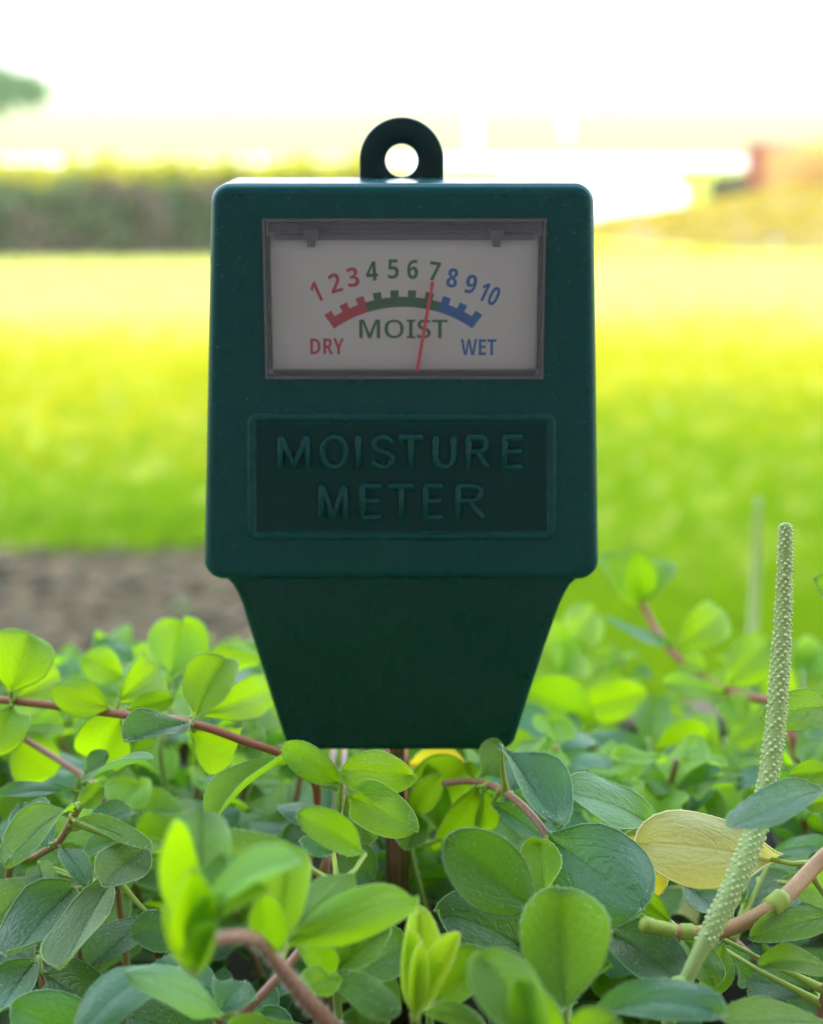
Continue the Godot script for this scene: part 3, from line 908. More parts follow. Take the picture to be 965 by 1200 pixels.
	shoot("arched pink stem right of the probe carrying blue green leaves", [[520, 918, .272, .7], [560, 916, .266, .8], [600, 934, .256, .85], [638, 975, .246, .85], [660, 1030, .244, .85]], "stem_pink", [
		[586, 872, .256, 652, 966, .236, 64, V(.45, .62, .64), .35, .35, "blue"], [562, 912, .266, 588, 878, .272, 44, V(.2, .4, .9), .3, .2, "green"], [765, 966, .25, 668, 922, .244, 66, V(.05, .85, .52), .4, .15, "pale"], [560, 920, .262, 522, 985, .27, 40, V(.3, .5, .8), .3, .3, "green"],
		[566, 924, .262, 570, 985, .27, 30, V(.3, .5, .8), .3, .3, "green"], [576, 940, .26, 640, 985, .262, 30, V(0, .7, .7), .3, .2, "blue"], [600, 930, .262, 610, 895, .27, 30, V(0, .6, .8), .3, .2, "blue"], [556, 912, .268, 548, 892, .27, 14, V(0, .4, .9), .3, .3, "lime"]], true, "", 200)
	shoot("large round blue green leaves in sharp focus right of the bud", [[648, 1080, .226, .9], [668, 1130, .222, .95], [664, 1190, .212, 1.0], [668, 1250, .214, 1.0]], "stem_green", [
		[634, 1072, .222, 524, 988, .216, 76, V(-.3, .62, .72), .3, .15, "deep"], [640, 978, .240, 748, 1060, .226, 112, V(.05, .55, .83), .35, -.12, "blue"], [662, 1188, .200, 656, 1044, .208, 94, V(.02, .85, .5), -.15, .5, "fresh"],
		[640, 1060, .228, 632, 985, .236, 46, V(-.3, .4, .85), .2, .2, "lime"], [688, 1196, .205, 832, 1158, .192, 62, V(.0, .93, .36), .55, .15, "blue"], [716, 1092, .240, 806, 1146, .222, 66, V(.1, .68, .72), .3, .15, "deep"], [625, 1118, .25, 526, 1062, .24, 78, V(0, .8, .6), .3, .1, "deep"], [630, 1150, .245, 560, 1100, .25, 60, V(0, .8, .6), .3, .1, "deep"]])
	shoot("blurred green shoot at the bottom edge right of centre", [[648, 1235, .178, .9], [655, 1275, .182, .9]], "stem_green", [
		[642, 1230, .175, 562, 1116, .180, 66, V(-.1, .65, .75), .3, .4, "fresh"], [652, 1248, .178, 606, 1152, .176, 52, V(.1, .5, .85), .2, .4, "green"], [655, 1240, .175, 720, 1196, .172, 50, V(0, .8, .6), .3, .2, "green"]])
	var bent := shoot("bent peach stem at right with cut stub and a cream yellow leaf", [[1010, 968, .244, 1.6], [965, 1005, .238, 1.62], [912, 1058, .230, 1.6], [850, 1090, .228, 1.5], [800, 1092, .227, 1.35], [758, 1084, .226, 1.3]], "stem_peach", [
		[908, 1008, .242, 754, 984, .236, 84, V(.02, .62, .78), .45, -.1, "cream"], [722, 980, .25, 772, 1048, .242, 64, V(.1, .3, .95), .2, .1, "yellow"], [788, 1082, .236, 744, 1040, .236, 24, V(-.4, .5, .78), .2, .2, "green"],
		[912, 1034, .238, 985, 1046, .25, 42, V(0, .5, .86), .2, .2, "green"], [985, 1072, .235, 888, 1094, .225, 38, V(0, .75, .66), .3, .2, "green"], [860, 1085, .232, 815, 1045, .245, 46, V(0, .8, .6), .3, .2, "blue"]], false, "", 500)
	knob(bent, [[917, 1052, .2305], [903, 1064, .2295]], .00152)
	knob(bent, [[812, 1092, .2272], [798, 1092, .227]], .00116)
	knob(bent, [[790, 1091, .2268], [757, 1084, .226]], .00106)
	knob(bent, [[765, 1086, .2262], [755, 1083, .2258]], .00118)
	shoot("shoot at the right edge crossing in front of the flower spike", [[985, 820, .25, .9], [978, 900, .235, .9], [985, 960, .235, .9], [990, 1040, .24, .9]], "stem_green", [
		[978, 828, .245, 901, 836, .236, 44, V(-.1, .45, .88), .25, .15, "green"], [975, 926, .222, 858, 962, .206, 46, V(-.2, .88, .42), .4, .15, "blue"], [976, 904, .24, 928, 908, .236, 28, V(0, .5, .86), .2, .3, "green"], [985, 938, .24, 942, 940, .24, 22, V(0, .5, .86), .2, .3, "green"], [990, 705, .255, 954, 684, .25, 34, V(0, .4, .9), .2, .3, "green"]])
	shoot("low shoot at the right bottom corner with flat green leaves", [[970, 1150, .236, .8], [960, 1200, .24, .8]], "stem_pink", [
		[980, 1140, .235, 902, 1116, .225, 34, V(0, .85, .5), .3, .15, "green"], [985, 1204, .215, 850, 1194, .20, 46, V(0, .92, .4), .35, .1, "green"], [960, 1160, .242, 880, 1150, .25, 60, V(0, .8, .6), .3, .2, "deep"], [800, 1100, .245, 838, 1150, .236, 42, V(.3, .5, .8), .3, .2, "green"], [850, 1100, .245, 830, 1165, .24, 38, V(.3, .5, .8), .3, .2, "green"], [845, 1110, .25, 880, 1150, .26, 40, V(.1, .7, .7), .3, .2, "deep"]])
	shoot("thin purple stem in the dark gap at lower right", [[860, 1100, .262, .6], [900, 1135, .258, .65], [965, 1172, .252, .7], [1000, 1190, .25, .7]], "stem_pink", [
		[905, 1000, .27, 968, 986, .262, 30, V(0, .9, .4), .3, .2, "blue"], [890, 1030, .27, 860, 1000, .28, 50, V(0, .7, .7), .3, .2, "blue"], [870, 1060, .265, 930, 1040, .275, 50, V(0, .7, .7), .3, .2, "deep"]])
	# blurred behind on the right
	shoot("blurred pink stemmed shoot arching above the right side of the plants", [[752, 706, 0.387, 1.1], [770, 740, 0.378, 1.2], [792, 768, 0.370, 1.3], [832, 800, 0.361, 1.3], [872, 816, 0.353, 1.3], [915, 826, 0.344, 1.3], [930, 870, 0.335, 1.3]], "stem_red", [
		[752, 712, 0.387, 706, 652, 0.389, 40, V(.3, .5, .8), .3, .3, "green"], [752, 708, 0.387, 784, 652, 0.391, 34, V(-.3, .5, .8), .3, .3, "green"], [752, 708, 0.385, 744, 648, 0.378, 38, V(0, .4, .9), .3, .3, "green"], [752, 706, 0.387, 764, 655, 0.396, 30, V(0, .3, .95), .2, .3, "lime"],
		[786, 760, 0.372, 712, 734, 0.361, 30, V(-.1, .88, .45), .3, .2, "blue"], [790, 762, 0.370, 858, 708, 0.378, 46, V(-.1, .3, .95), .3, .1, "lime"], [848, 812, 0.357, 782, 800, 0.344, 28, V(0, .6, .8), .3, .2, "green"], [846, 806, 0.357, 905, 748, 0.365, 50, V(-.1, .3, .95), .3, .1, "lime"], [792, 768, 0.370, 826, 782, 0.361, 26, V(0, .3, .95), .2, .1, "lime"], [850, 815, 0.353, 870, 845, 0.344, 34, V(0, .3, .95), .2, .1, "lime"]])
	var back := [
		["blurred lime shoot just right of the meter neck", 655, 815, .40, [[662, 800, .40, 624, 738, .41, 62, "lime"], [655, 765, .41, 706, 712, .42, 46, "lime"], [700, 850, .38, 616, 806, .37, 60, "green"], [672, 832, .385, 754, 812, .38, 46, "lime"], [650, 790, .4, 690, 760, .41, 50, "lime"], [668, 828, .38, 640, 880, .36, 50, "blue"]]],
		["blurred blue green shoot beside the meter's lower right corner", 650, 870, .33, [[650, 872, .33, 602, 838, .34, 56, "blue"], [655, 880, .33, 690, 850, .34, 50, "blue"], [660, 890, .32, 712, 905, .31, 40, "blue"]]],
		["blurred shoot in the middle of the right side", 760, 880, .36, [[760, 880, .36, 690, 866, .35, 36, "blue"], [758, 875, .36, 770, 818, .37, 40, "green"], [765, 880, .36, 830, 860, .36, 50, "lime"], [760, 890, .35, 720, 930, .33, 40, "green"], [765, 890, .35, 800, 930, .33, 44, "blue"]]],
		["blurred shoot behind the lower flower spike", 850, 880, .36, [[850, 880, .36, 800, 850, .37, 50, "lime"], [852, 875, .36, 890, 830, .37, 46, "lime"], [850, 890, .35, 800, 905, .34, 44, "green"], [856, 890, .35, 900, 912, .34, 40, "blue"]]],
		["blurred lime shoot at the right edge behind the spike", 940, 800, .39, [[940, 800, .39, 925, 750, .4, 46, "lime"], [942, 805, .39, 980, 770, .4, 50, "lime"], [938, 815, .385, 895, 800, .38, 44, "lime"], [945, 815, .385, 985, 830, .38, 46, "green"], [940, 800, .39, 958, 755, .4, 40, "lime"]]],
	]
	for q in back:
		var lv := []
		for e in q[4]: lv.append([e[0], e[1], e[2], e[3], e[4], e[5], e[6], V(rng.randf_range(-.2, .2), .9 if e[7] == "blue" else .4, .5 if e[7] == "blue" else .88), .3, .15, e[7]])
		shoot(q[0], [[q[1], q[2] - 15, q[3], .8], [q[1] + 4, q[2] + 25, q[3] - .005, .9], [q[1] + 6, q[2] + 70, q[3] - .01, .9]], "stem_green", lv)

func knob(parent: Node3D, path: Array, r: float) -> void:
	var pts := []
	var rad := []
	for q in path:
		pts.append(spot(q[0], q[1], q[2]) - parent.position)
		rad.append(r)
	part("node", tube_mesh(pts, rad, 4, 10), M.stem_node, parent)

func make_spike() -> void:
	var way := [[921, 616, .238, .90], [919, 700, .236, 1.15], [914, 790, .233, 1.35], [907, 870, .230, 1.42], [893, 950, .226, 1.46], [868, 1020, .221, 1.48], [838, 1082, .217, 1.40], [818, 1120, .215, 1.05], [800, 1158, .214, .95], [785, 1195, .215, .95]]
	var pts := []
	var rad := []
	for q in way:
		pts.append(spot(q[0], q[1], q[2]))
		rad.append(q[3] * 0.001)
	pts.append(Vector3(pts[-1].x - 0.004, SOIL - 0.003, pts[-1].z - 0.01))
	rad.append(0.00105)
	var base: Vector3 = pts[-1]
	for i in pts.size(): pts[i] -= base
	var t := thing("flower_spike", base, "tall thin pale green flower spike covered in tiny bumps at right", "flower spike")
	var sm := smooth_path(pts, rad, 10)
	var s := Shape.new()
	add_tube(s, sm[0], sm[1], 12)
	part("spike_core", s.mesh(), M.spike, t)
	# tiny florets in a spiral round the upper spike
	var f := Shape.new()
	var r := RandomNumberGenerator.new()
	r.seed = 8
	var length := 0.0
	var turn := 0.0
	var next := 0.0
	for i in 66:
		var a: Vector3 = sm[0][i]
		var b: Vector3 = sm[0][i + 1]
		var dir := (b - a).normalized()
		var seg := (b - a).length()
		var up := Vector3(0, 0, 1) - dir * dir.z
		up = up.normalized()
		var w := dir.cross(up)
		while next < length + seg:
			var k := (next - length) / seg
			var q: float = lerpf(sm[1][i], sm[1][i + 1], k)
			turn += 2.39996
			var o := up * cos(turn) + w * sin(turn)
			var c := a.lerp(b, k) + o * q * 0.96
			o = (o + V(r.randfn(), r.randfn(), r.randfn()) * 0.14).normalized()
			if r.randf() < 0.06:
				next += 0.00007
				continue
			var e := r.randf_range(0.00015, 0.00031)
			var rows := []
			for h in [[0.0, 1.0], [0.55, 0.95], [1.0, 0.55], [1.15, 0.05]]:
				var row := PackedVector3Array()
				for m in 6:
					var x := dir.cross(o).normalized()
					row.append(c + o * e * h[0] + (x * cos(TAU * m / 6) + dir * sin(TAU * m / 6)) * e * h[1])
				rows.append(row)
			f.grid(rows, true)
			next += r.randf_range(0.000045, 0.00011)
		length += seg
	var fl := part("florets", f.mesh(), M.spike_bud, t)
	fl.set_meta("kind", "stuff")
	# the second spike, further back and out of focus
	pts = [spot(889, 584, .58), spot(885, 680, .575), spot(880, 780, .56), spot(874, 880, .52)]
	pts.append(Vector3(pts[-1].x, SOIL - 0.1, pts[-1].z + 0.02))
	base = pts[-1]
	for i in pts.size(): pts[i] -= base
	var t2 := thing("flower_spike", base, "faint blurred flower spike behind the tall bumpy one", "flower spike")
	part("spike_core", tube_mesh(pts, [.0011, .0017, .0019, .0019, .0015], 6, 10), M.spike, t2)

func make_filler() -> void:
	# a few kinds of shoot, copied over the bed
	for i in 14:
		leaf_pool.append(leaf_mesh(0.0122, rng.randf_range(.0092, .0118), rng.randf_range(.1, 1.0), rng.randf_range(-.15, .65), .11, 0.05 if i % 2 else 0.0, i * 31))
	var protos := []
	for k in 8:
		var p := Node3D.new()
		p.name = "mat_shoot"
		var pts := []
		var rad := []
		var H := rng.randf_range(.050, .058)
		var bx := rng.randf_range(-.012, .012)
		var bz := rng.randf_range(-.012, .012)
		for i in 6:
			var f: float = i / 5.0
			pts.append(Vector3(bx * f * f, H * f, bz * f * f))
			rad.append(lerpf(.0009, .0006, f))
		part("stem", tube_mesh(pts, rad, 3, 6), M.stem_tan if k % 2 else M.stem_green, p)
		var ang := rng.randf() * TAU
		var levels := 7
		for i in levels:
			var f: float = 0.34 + 0.64 * i / (levels - 1)
			var c := Vector3(bx * f * f, H * f, bz * f * f)
			for side in 2:
				var a := ang + side * PI + rng.randf_range(-.3, .3)
				var out := Vector3(cos(a), lerpf(0.05, 0.55, f) + rng.randf_range(-.2, .25), sin(a)).normalized()
				var n := Vector3(-out.x * 0.6 + rng.randf_range(-.25, .25), 1.0, -out.z * 0.6 + rng.randf_range(-.25, .25))
				var sc := (1.0 if i < levels - 1 else 0.72) * rng.randf_range(.85, 1.15)
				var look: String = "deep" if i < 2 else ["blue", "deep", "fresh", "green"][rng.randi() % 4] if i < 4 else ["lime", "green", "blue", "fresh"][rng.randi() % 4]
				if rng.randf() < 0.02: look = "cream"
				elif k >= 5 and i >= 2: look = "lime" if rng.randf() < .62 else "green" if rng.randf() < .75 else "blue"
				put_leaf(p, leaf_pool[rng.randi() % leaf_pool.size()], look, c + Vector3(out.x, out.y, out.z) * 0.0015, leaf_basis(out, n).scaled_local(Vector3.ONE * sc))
			ang += PI * 0.5 + rng.randf_range(-.25, .25)
		protos.append(p)
	var n := 0
	var zz := -0.415
	while zz < -0.14:  # nearest rows lie out of view, added to keep light from the mat
		var xx := -0.15
		while xx < 0.155:
			var x := xx + rng.randf_range(-.008, .008)
			var z := zz + rng.randf_range(-.008, .008)
			xx += 0.0215
			var px := fp(465, 900).x
			if absf(x - px) < 0.013 and z > -0.285: continue
			if absf(x) > 0.03 + absf(z) * 0.30: continue
			var o: Node3D = protos[rng.randi() % 5 if z > -0.295 and rng.randf() < .8 else 5 + rng.randi() % 3].duplicate()
			o.name = numbered("mat_shoot")
			add_child(o)
			o.position = Vector3(x, SOIL - 0.002, z)
			o.rotation = Vector3(rng.randf_range(-.2, .2), rng.randf() * TAU, rng.randf_range(-.2, .2))
			var tall := clampf((EYE.y - SOIL - absf(z) * (0.331 if x < 0.0 else 0.378)) / 0.063, 0.56, 1.02)
			if z > -0.25: tall = 0.78
			o.scale = Vector3.ONE * tall * rng.randf_range(.9, 1.06)
			var where := "in front of the probe" if z > -0.25 else "in the back rows" if z < -0.35 else "just behind the meter" if z < -0.29 else "level with the probe"
			var k := x / (0.035 + absf(z) * 0.25)
			var hand := "at the far left" if k < -0.66 else "under the long red stem" if k < -0.3 else "below the meter's left corner" if k < -0.02 else "below the meter's right corner" if k < 0.3 else "left of the flower spike" if k < 0.66 else "at the far right"
			tag(o, "short mat shoot %s, %s" % [hand, where], "plant shoot", "mat shoots %s, %s" % [hand, where])
			n += 1
		zz += 0.0215
	for p in protos: p.free()
	# planter
	var b := Shape.new()
	var t := thing("planter_box", Vector3(0, 0.60, -0.26), "timber planter box hidden under the mat of leaves", "planter")
	for q in [[V(0, .115, .175), V(.70, .23, .02)], [V(0, .115, -.175), V(.70, .23, .02)]]:
		var s := Shape.new()
		s.box(q[0], q[1])
		part("side_board", s.mesh(), M.timber, t)
	for x in [-.34, .34]:
		var s := Shape.new()
		s.box(V(x, .115, 0), V(.02, .23, .3298))
		part("end_board", s.mesh(), M.timber, t)
	var so := Shape.new()
	var rows := []
	for i in 25:
		var row := PackedVector3Array()
		for j in 41:
			var x := lerpf(-.329, .329, j / 40.0)
			var z := lerpf(-.1645, .1645, i / 24.0)
			row.append(V(x, .222 + rng.randf_range(-.003, .003), z))
		rows.append(row)
	so.grid(rows)
	part("potting_soil", so.mesh(), M.potting, t)
	var ledge := Shape.new()
	ledge.box(V(0, 0.2995, -0.245), V(0.9, 0.599, 0.26))
	var lw := part("ledge_wall", ledge.mesh(), M.concrete, self)
	tag(lw, "low concrete ledge under the planter box", "wall")

# ------------------------------------------------------------------ garden
func make_ground() -> void:
	var s := Shape.new()
	var rows := []
	for z in [3.0, -2.0, -6.0, -12.0, -30.0, -80.0, -200.0, -700.0]:
		var row := PackedVector3Array()
		for x in [-500.0, -60.0, -12.0, -4.0, 0.0, 4.0, 12.0, 60.0, 500.0]: row.append(V(x, 0, z))
		rows.append(row)
	s.grid(rows)
	structure("lawn", s.mesh(), M.lawn, "sunlit yellow green lawn")
	# bare soil bed this side of the lawn, on the left
	var bed := PackedVector2Array()
	var edge := [[-120, 656], [0, 648], [80, 644], [160, 640], [240, 636], [300, 646], [345, 690], [400, 800], [430, 1000]]
	for q in edge:
		var g := on_ground(q[0], q[1])
		bed.append(Vector2(g.x, -g.z))
	bed.append(Vector2(0.2, 0.55))
	bed.append(Vector2(-2.6, 0.55))
	bed.append(Vector2(-2.6, 3.6))
	var tri := Geometry2D.triangulate_polygon(bed)
	var b := Shape.new()
	for p in bed:
		b.v.append(V(p.x, 0.004, -p.y))
		b.n.append(Vector3.UP)
		b.uv.append(p)
	for k in tri.size() / 3: b.tri(tri[k * 3], tri[k * 3 + 1], tri[k * 3 + 2])
	structure("soil_bed", b.mesh(), M.soil_shaded, "bare grey brown soil bed at the lawn's edge")
	# wood chips and clods on it
	var chip := Shape.new()
	chip.box(Vector3.ZERO, V(.020, .006, .014))
	var kinds := [["chip_brown", "brown wood chips lying on the bare soil bed", 500], ["chip_grey", "grey clods lying on the bare soil bed", 350], ["chip_green", "bits of green weed on the bare soil bed", 160]]
	for q in kinds:
		var tf := []
		var guard := 0
		while tf.size() < q[2] and guard < 20000:
			guard += 1
			var p := Vector2(rng.randf_range(-2.2, .3), rng.randf_range(1.6, 3.75))
			if not Geometry2D.is_point_in_polygon(p, bed): continue
			var sc := rng.randf_range(.5, 1.6)
			tf.append(Transform3D(Basis.from_euler(V(rng.randf_range(-.4, .4), rng.randf() * TAU, rng.randf_range(-.4, .4))).scaled(V(sc, sc * rng.randf_range(.6, 1.6), sc)), V(p.x, .012, -p.y)))
		scatter(["wood_chips", "soil_clods", "weed_bits"][kinds.find(q)], chip.mesh(), M[q[0]], tf, self, q[1], "ground litter")
	# driveway and street: thin concrete sheets
	flat("driveway", [[560, 292], [640, 284], [705, 275], [760, 258], [800, 243], [806, 232], [800, 216], [770, 204], [700, 196], [640, 192], [597, 197], [590, 215], [570, 250]], 0.004, M.concrete, "white overexposed concrete drive curving in from behind the meter")
	flat("far_field", [[-900, 183], [1900, 183], [3400, 119], [-2400, 119]], 0.012, M.far_field, "pale field beyond the street")
	flat("street", [[-600, 200], [1500, 196], [1500, 185], [-600, 185]], 0.008, M.concrete, "pale sunlit street across the far lawn")

func flat(called: String, px: Array, h: float, mat: Material, label: String) -> void:
	var p2 := PackedVector2Array()
	for q in px:
		var g := on_ground(q[0], q[1])
		p2.append(Vector2(g.x, -g.z))
	var s := Shape.new()
	for p in p2:
		s.v.append(V(p.x, h, -p.y))
		s.n.append(Vector3.UP)
		s.uv.append(p)
	var t := Geometry2D.triangulate_polygon(p2)
	for k in t.size() / 3: s.tri(t[k * 3], t[k * 3 + 1], t[k * 3 + 2])
	structure(called, s.mesh(), mat, label)

func scatter(called: String, mesh: Mesh, mat: Material, tf: Array, parent: Node, label := "", category := "") -> MultiMeshInstance3D:
	var mm := MultiMesh.new()
	mm.transform_format = MultiMesh.TRANSFORM_3D
	mm.mesh = mesh
	mm.instance_count = tf.size()
	for i in tf.size(): mm.set_instance_transform(i, tf[i])
	var o := MultiMeshInstance3D.new()
	o.name = called if parent != self else numbered(called)
	o.multimesh = mm
	o.material_override = mat
	o.set_meta("kind", "stuff")
	if label: o.set_meta("label", label)
	if category: o.set_meta("category", category)
	parent.add_child(o, true)
	return o

func make_grass() -> void:
	var tuft := Shape.new()
	for k in 7:
		var a := rng.randf() * TAU
		var d := Vector3(cos(a), 0, sin(a))
		var side := V(-d.z, 0, d.x) * 0.0026
		var root := d * rng.randf_range(0, .012)
		tuft.blade(root, side, root + d * rng.randf_range(.008, .03) + V(0, rng.randf_range(.03, .05), 0))
	var f := FastNoiseLite.new()
	f.frequency = 0.35
	var green := []
	var sunlit_tufts := []
	var gold := []
	var deep := []
	for i in 92000:
		var z := -3.2 - 7.2 * pow(rng.randf(), 1.15)
		var half := 1.7 + absf(z) * 0.36
		var x := rng.randf_range(-half, half)
		if x < 0.05 and z > -3.57 + 0.03 * sin(x * 7.0): continue
		var t := Transform3D(Basis(Vector3.UP, rng.randf() * TAU).scaled(V(1, rng.randf_range(.7, 1.25), 1)), V(x, 0, z))
		var share := smoothstep(-6.2, -8.0, z + 0.7 * f.get_noise_2d(x, z)) * 0.85 + 0.06  # paler toward the hedge: the sunlit patch is painted by blade colour
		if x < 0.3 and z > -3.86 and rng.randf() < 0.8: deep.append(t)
		elif rng.randf() < share: sunlit_tufts.append(t)
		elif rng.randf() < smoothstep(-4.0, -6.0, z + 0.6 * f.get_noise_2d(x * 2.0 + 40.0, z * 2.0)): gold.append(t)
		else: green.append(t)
	# the right side runs nearer, beside the bed
	for i in 9000:
		var z := rng.randf_range(-3.2, -1.7)
		var x := rng.randf_range(0.12, 1.2)
		green.append(Transform3D(Basis(Vector3.UP, rng.randf() * TAU).scaled(V(1, rng.randf_range(.7, 1.2), 1)), V(x, 0, z)))
	scatter("grass", tuft.mesh(), M.blade, green, self, "short green grass of the lawn behind the meter", "grass")
	scatter("edge_grass", tuft.mesh(), M.blade_deep, deep, self, "deep green grass along the edge of the soil bed", "grass")
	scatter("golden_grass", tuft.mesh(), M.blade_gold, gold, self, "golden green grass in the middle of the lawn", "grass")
	scatter("sunlit_grass", tuft.mesh(), M.blade_sunlit, sunlit_tufts, self, "pale grass toward the hedge, sunlight painted into its colour", "grass")

func leaf_card() -> ArrayMesh:
	return leaf_mesh(0.075, 0.045, 0.4, 0.2, 0.05, 0.0, 3, false)

func make_hedge() -> void:
	var a := on_ground(-760, 312)
	var b := on_ground(590, 300)
	var h := 0.575
	var mid := (a + b) * 0.5
	var t := thing("hedge", mid, "low clipped hedge across the far end of the lawn, dark sided with sunlit top", "hedge")
	var dir := (b - a).normalized()
	var back := V(dir.z, 0, -dir.x)
	if back.z > 0: back = -back
	var L := (b - a).length()
	var nz := FastNoiseLite.new()
	nz.frequency = 1.6
	# twiggy inside
	var fall := func(u: float) -> float: return lerpf(0.35, 1.0, smoothstep(0.0, 0.9, L * 0.5 - u)) * (1.0 + 0.10 * nz.get_noise_1d(u * 1.4))
	var core := Shape.new()
	var rows := []
	for i in 41:
		var u := lerpf(-.5, .5, i / 40.0) * (L - .2)
		var row := PackedVector3Array()
		for k in 17:
			var ang := PI * k / 16.0
			var g := 0.88 + 0.12 * nz.get_noise_2d(u * 2.0, ang * 2.0)
			row.append(dir * u + back * (0.32 - cos(ang) * 0.27 * g) + V(0, pow(sin(ang), 0.45) * (h - 0.07) * g * fall.call(u), 0))
		rows.append(row)
	core.grid(rows)
	part("twigs", core.mesh(), M.twig, t)
	var dark := []
	var light := []
	var brown := []
	for i in 13000:
		var u := rng.randf_range(-.5, .5) * L
		var ang := rng.randf() * PI * 0.85
		var g := 0.98 + 0.12 * nz.get_noise_2d(u * 2.0, ang * 2.0)
		var p := dir * u + back * (0.32 - cos(ang) * 0.31 * g) + V(0, maxf(.02, pow(sin(ang), 0.45) * h * g * fall.call(u)), 0)
		var tf := Transform3D(Basis.from_euler(V(rng.randf() * TAU, rng.randf() * TAU, rng.randf() * TAU)), p)
		if p.y > h * 0.84 * fall.call(u): light.append(tf)  # sunlit top and shaded side are put into the leaf colours
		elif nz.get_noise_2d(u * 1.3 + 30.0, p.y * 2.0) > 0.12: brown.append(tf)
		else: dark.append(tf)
	var card := leaf_card()
	scatter("shaded_side_leaves", card, M.hedge_leaf_shaded, dark, t)
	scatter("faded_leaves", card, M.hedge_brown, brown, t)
	scatter("lit_top_leaves", card, M.hedge_leaf_lit, light, t)

func blob_of_leaves(t: Node3D, c: Vector3, r: Vector3, count: int, mat: Material, called: String, sc := 1.0, floor_ := -9.0) -> void:
	var tf := []
	for i in count:
		var d := V(rng.randfn(), rng.randfn(), rng.randfn()).normalized()
		var k := pow(rng.randf(), 0.4) * (1.0 + 0.22 * sin(d.x * 7.0 + d.y * 5.0) * cos(d.z * 6.0))
		var p := c + d * r * k
		if p.y < floor_: continue
		tf.append(Transform3D(Basis.from_euler(V(rng.randf() * TAU, rng.randf() * TAU, rng.randf() * TAU)).scaled(Vector3.ONE * sc), p))
	scatter(called, leaf_card(), mat, tf, t)

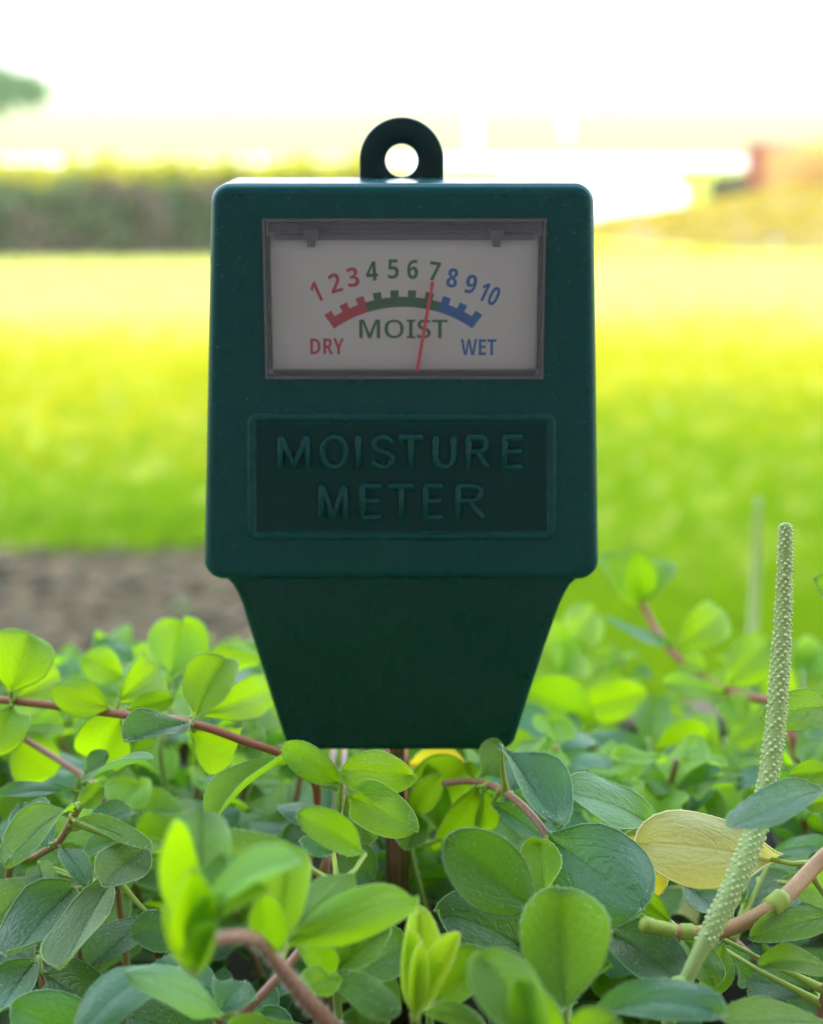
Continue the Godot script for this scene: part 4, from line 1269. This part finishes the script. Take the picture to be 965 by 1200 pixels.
func make_far() -> void:
	# spreading evergreen at the left edge
	var at := spot(-95, 112, 24.0)
	var t := thing("spreading_tree", V(at.x, 0, at.z), "dark green spreading tree crown at the upper left edge", "tree")
	part("trunk", tube_mesh([V(0, -.02, 0), V(.05, .4, 0), V(0, at.y, 0)], [.10, .08, .04], 4, 8), M.bark, t)
	part("limb", tube_mesh([V(0.03, .5, 0), V(.5, .85, .1), V(1.1, at.y + .05, 0)], [.05, .035, .015], 4, 6), M.bark, t)
	part("limb", tube_mesh([V(0.03, .45, 0), V(-.5, .8, .1), V(-1.1, at.y + .05, 0)], [.05, .035, .015], 4, 6), M.bark, t)
	blob_of_leaves(t, V(0, at.y + .10, 0), V(1.65, .52, 1.2), 4200, M.shrub_leaf, "crown", 2.0)
	blob_of_leaves(t, V(1.35, at.y + .06, 0), V(.62, .22, .5), 900, M.shrub_leaf, "crown", 1.6)
	# planted mound on the right
	var mc := on_ground(905, 280)
	mc.z = -12.6
	mc.x = (925 - 482.5) / FOCAL * 12.9
	var m := thing("planted_mound", V(mc.x, 0, mc.z), "low mound of yellow ground cover on the right beyond the lawn", "garden bed")
	var rows := []
	var nz := FastNoiseLite.new()
	nz.frequency = 0.9
	for i in 15:
		var row := PackedVector3Array()
		var f := i / 14.0
		for k in 33:
			var a := TAU * k / 32.0
			var q := sin(f * PI * 0.5)
			var x := cos(a) * 1.75 * q
			var z := sin(a) * 1.6 * q
			row.append(V(x, 0.30 * (1.0 - q) * (1 + .25 * nz.get_noise_2d(x, z)) - 0.01, z))
		rows.append(row)
	var ms := Shape.new()
	ms.grid(rows)
	part("earth", ms.mesh(), M.stone, m)
	var tf := []
	for i in 5200:
		var a := rng.randf() * TAU
		var q := sqrt(rng.randf())
		var f := asin(q) / (PI * .5)
		tf.append(Transform3D(Basis.from_euler(V(rng.randf() * TAU, rng.randf() * TAU, rng.randf() * TAU)), V(cos(a) * 1.75 * q, .30 * (1.0 - q) + .012, sin(a) * 1.6 * q)))
	scatter("ground_cover", leaf_card(), M.cover_leaf, tf, m)
	# garden wall with a brick end pier
	var wp := V((876 - 482.5) / FOCAL * 15.4, 0, -15.4)
	var pier := thing("brick_pier", wp, "red brick pier at the end of the pale garden wall", "pier")
	var br := Shape.new()
	var mesh_b := BoxMesh.new()
	mesh_b.size = V(.068, .05, .14)
	for course in 10:
		for k in 2:
			var o := part("brick", mesh_b, M.brick, pier, V(-.036 + .072 * k + (.004 if course % 2 else -.004), .026 + course * .056, 0))
	var core := Shape.new()
	core.box(V(0, .28, 0), V(.125, .56, .12))
	part("mortar_core", core.mesh(), M.stone, pier)
	var cap := Shape.new()
	cap.box(V(0, .58, 0), V(.19, .04, .19))
	part("coping", cap.mesh(), M.brick, pier)
	var gw := thing("garden_wall", wp + V(1.1, 0, -.02), "low ochre garden wall at the right edge beyond the mound", "wall")
	var g := Shape.new()
	g.box(V(-.1, .29, 0), V(1.9, .58, .12))
	part("wall_body", g.mesh(), M.stucco, gw)
	var gc := Shape.new()
	gc.box(V(-.1, .607, 0), V(1.94, .05, .17))
	part("coping", gc.mesh(), M.stone, gw)
	var fs := thing("flowering_shrub", wp + V(1.0, 0, .35), "blurred orange and yellow shrub in front of the garden wall at right", "shrub")
	part("stem", tube_mesh([V(0, 0, 0), V(0, .3, 0)], [.03, .015], 2, 6), M.bark, fs)
	blob_of_leaves(fs, V(.1, .36, 0), V(1.0, .36, .22), 900, M.flower_leaf, "foliage", 1.3, 0.0)
	var sp := V((848 - 482.5) / FOCAL * 15.0, 0, -15.0)
	var sh := thing("small_shrub", sp, "small dark brown shrub left of the brick pier", "shrub")
	part("stem", tube_mesh([V(0, 0, 0), V(0, .2, 0)], [.02, .01], 2, 6), M.bark, sh)
	blob_of_leaves(sh, V(0, .17, 0), V(.19, .16, .15), 420, M.twig, "foliage", 1.0, 0.0)
	# white marker posts by the street
	for q in [[555, 194, 146, "white post by the street right of the hanging ring"], [664, 168, 126, "fainter white post farther right across the street"]]:
		var p := on_ground(q[0], q[1])
		var hgt: float = (q[1] - q[2]) / FOCAL * absf(p.z)
		var post := thing("white_post", p, q[3], "post")
		var w: float = 0.011 * absf(p.z) / 2.0
		part("shaft", tube_mesh([V(0, -.01, 0), V(0, hgt, 0)], [w * .5, w * .5], 2, 12), M.white_paint, post)
		var c := Shape.new()
		add_tube(c, [V(0, hgt + .002, 0), V(0, hgt + w * .3, 0)], [w * .62, w * .62], 12)
		part("post_cap", c.mesh(), M.white_paint, post)

func make_light_blockers() -> void:
	# unseen wall, overhead slab and tree, added to hold back sky and sun
	var t := thing("unseen_wall", V(0, 0, 0.9), "unseen grey wall added behind the camera to dim the planter", "unseen_wall")
	var w := Shape.new()
	w.box(V(0, 2.4, 0.1), V(12, 4.8, 0.2))
	part("wall", w.mesh(), M.unseen_wall, t)
	var e := Shape.new()
	e.box(V(0, 2.75, -0.46), V(12, 0.12, 0.915))  # added overhead to cut sky light on the meter and leaves
	part("eave", e.mesh(), M.unseen_wall, t)
	var tr := thing("added_shade_tree", V(2.1, 0, -3.3), "unseen tree added so its crown keeps sun off the planter", "tree")
	part("trunk", tube_mesh([V(0, -.05, 0), V(-.1, 1.4, .05), V(-.35, 2.8, .1), V(-.8, 4.0, .2)], [.13, .11, .09, .05], 5, 10), M.bark, tr)
	part("limb", tube_mesh([V(-.3, 2.6, .1), V(-.9, 3.5, .4), V(-1.7, 4.3, .6)], [.06, .045, .02], 4, 8), M.bark, tr)
	part("limb", tube_mesh([V(-.15, 2.0, .06), V(.3, 3.2, 0), V(.5, 4.2, .2)], [.06, .045, .02], 4, 8), M.bark, tr)
	blob_of_leaves(tr, V(-1.2, 4.5, .45), V(1.55, .75, 1.25), 5200, M.shrub_leaf, "crown", 2.6)

# ------------------------------------------------------------------ the scene
func _ready() -> void:
	rng.seed = 20240611
	var cam := Camera3D.new()
	cam.name = "camera"
	cam.position = EYE
	cam.rotation_degrees = V(-PITCH, 0, 0)
	cam.near = 0.02
	cam.far = 1500.0
	var at := CameraAttributesPhysical.new()
	at.frustum_focal_length = 38.0        # 24 mm sensor height: 35 degrees high
	at.frustum_focus_distance = 0.238
	at.frustum_near = 0.02
	at.frustum_far = 1500.0
	at.exposure_aperture = 11.0
	cam.attributes = at
	add_child(cam)
	cam.current = true

	var we := WorldEnvironment.new()
	we.name = "environment"
	var env := Environment.new()
	env.background_mode = Environment.BG_SKY
	var sm := ProceduralSkyMaterial.new()
	sm.sky_top_color = Color(0.77, 0.86, 0.97)
	sm.sky_horizon_color = Color(0.97, 0.98, 1.0)
	sm.sky_curve = 0.18
	sm.sky_energy_multiplier = 1.6
	sm.ground_bottom_color = Color(0.35, 0.38, 0.2)
	sm.ground_horizon_color = Color(0.9, 0.9, 0.8)
	var sky := Sky.new()
	sky.sky_material = sm
	env.sky = sky
	env.tonemap_mode = Environment.TONE_MAPPER_LINEAR
	env.tonemap_exposure = 1.75
	env.sdfgi_enabled = true
	env.ssao_enabled = true
	env.ssil_enabled = true
	env.fog_enabled = true
	env.fog_light_color = Color(1.0, 0.97, 0.80)
	env.fog_density = 0.0045
	we.environment = env
	add_child(we)

	var sun := DirectionalLight3D.new()
	sun.name = "sun"
	sun.light_energy = 1.0
	sun.light_color = Color(1.0, 0.95, 0.84)
	sun.light_angular_distance = 0.5
	sun.shadow_enabled = true
	sun.rotation_degrees = V(-52, 180 - 18, 0)   # ahead of the camera, a little to the right
	add_child(sun)

	make_materials()
	make_ground()
	make_light_blockers()
	make_hedge()
	make_far()
	make_meter()
	make_hero_shoots()
	make_spike()
	make_filler()
	make_grass()
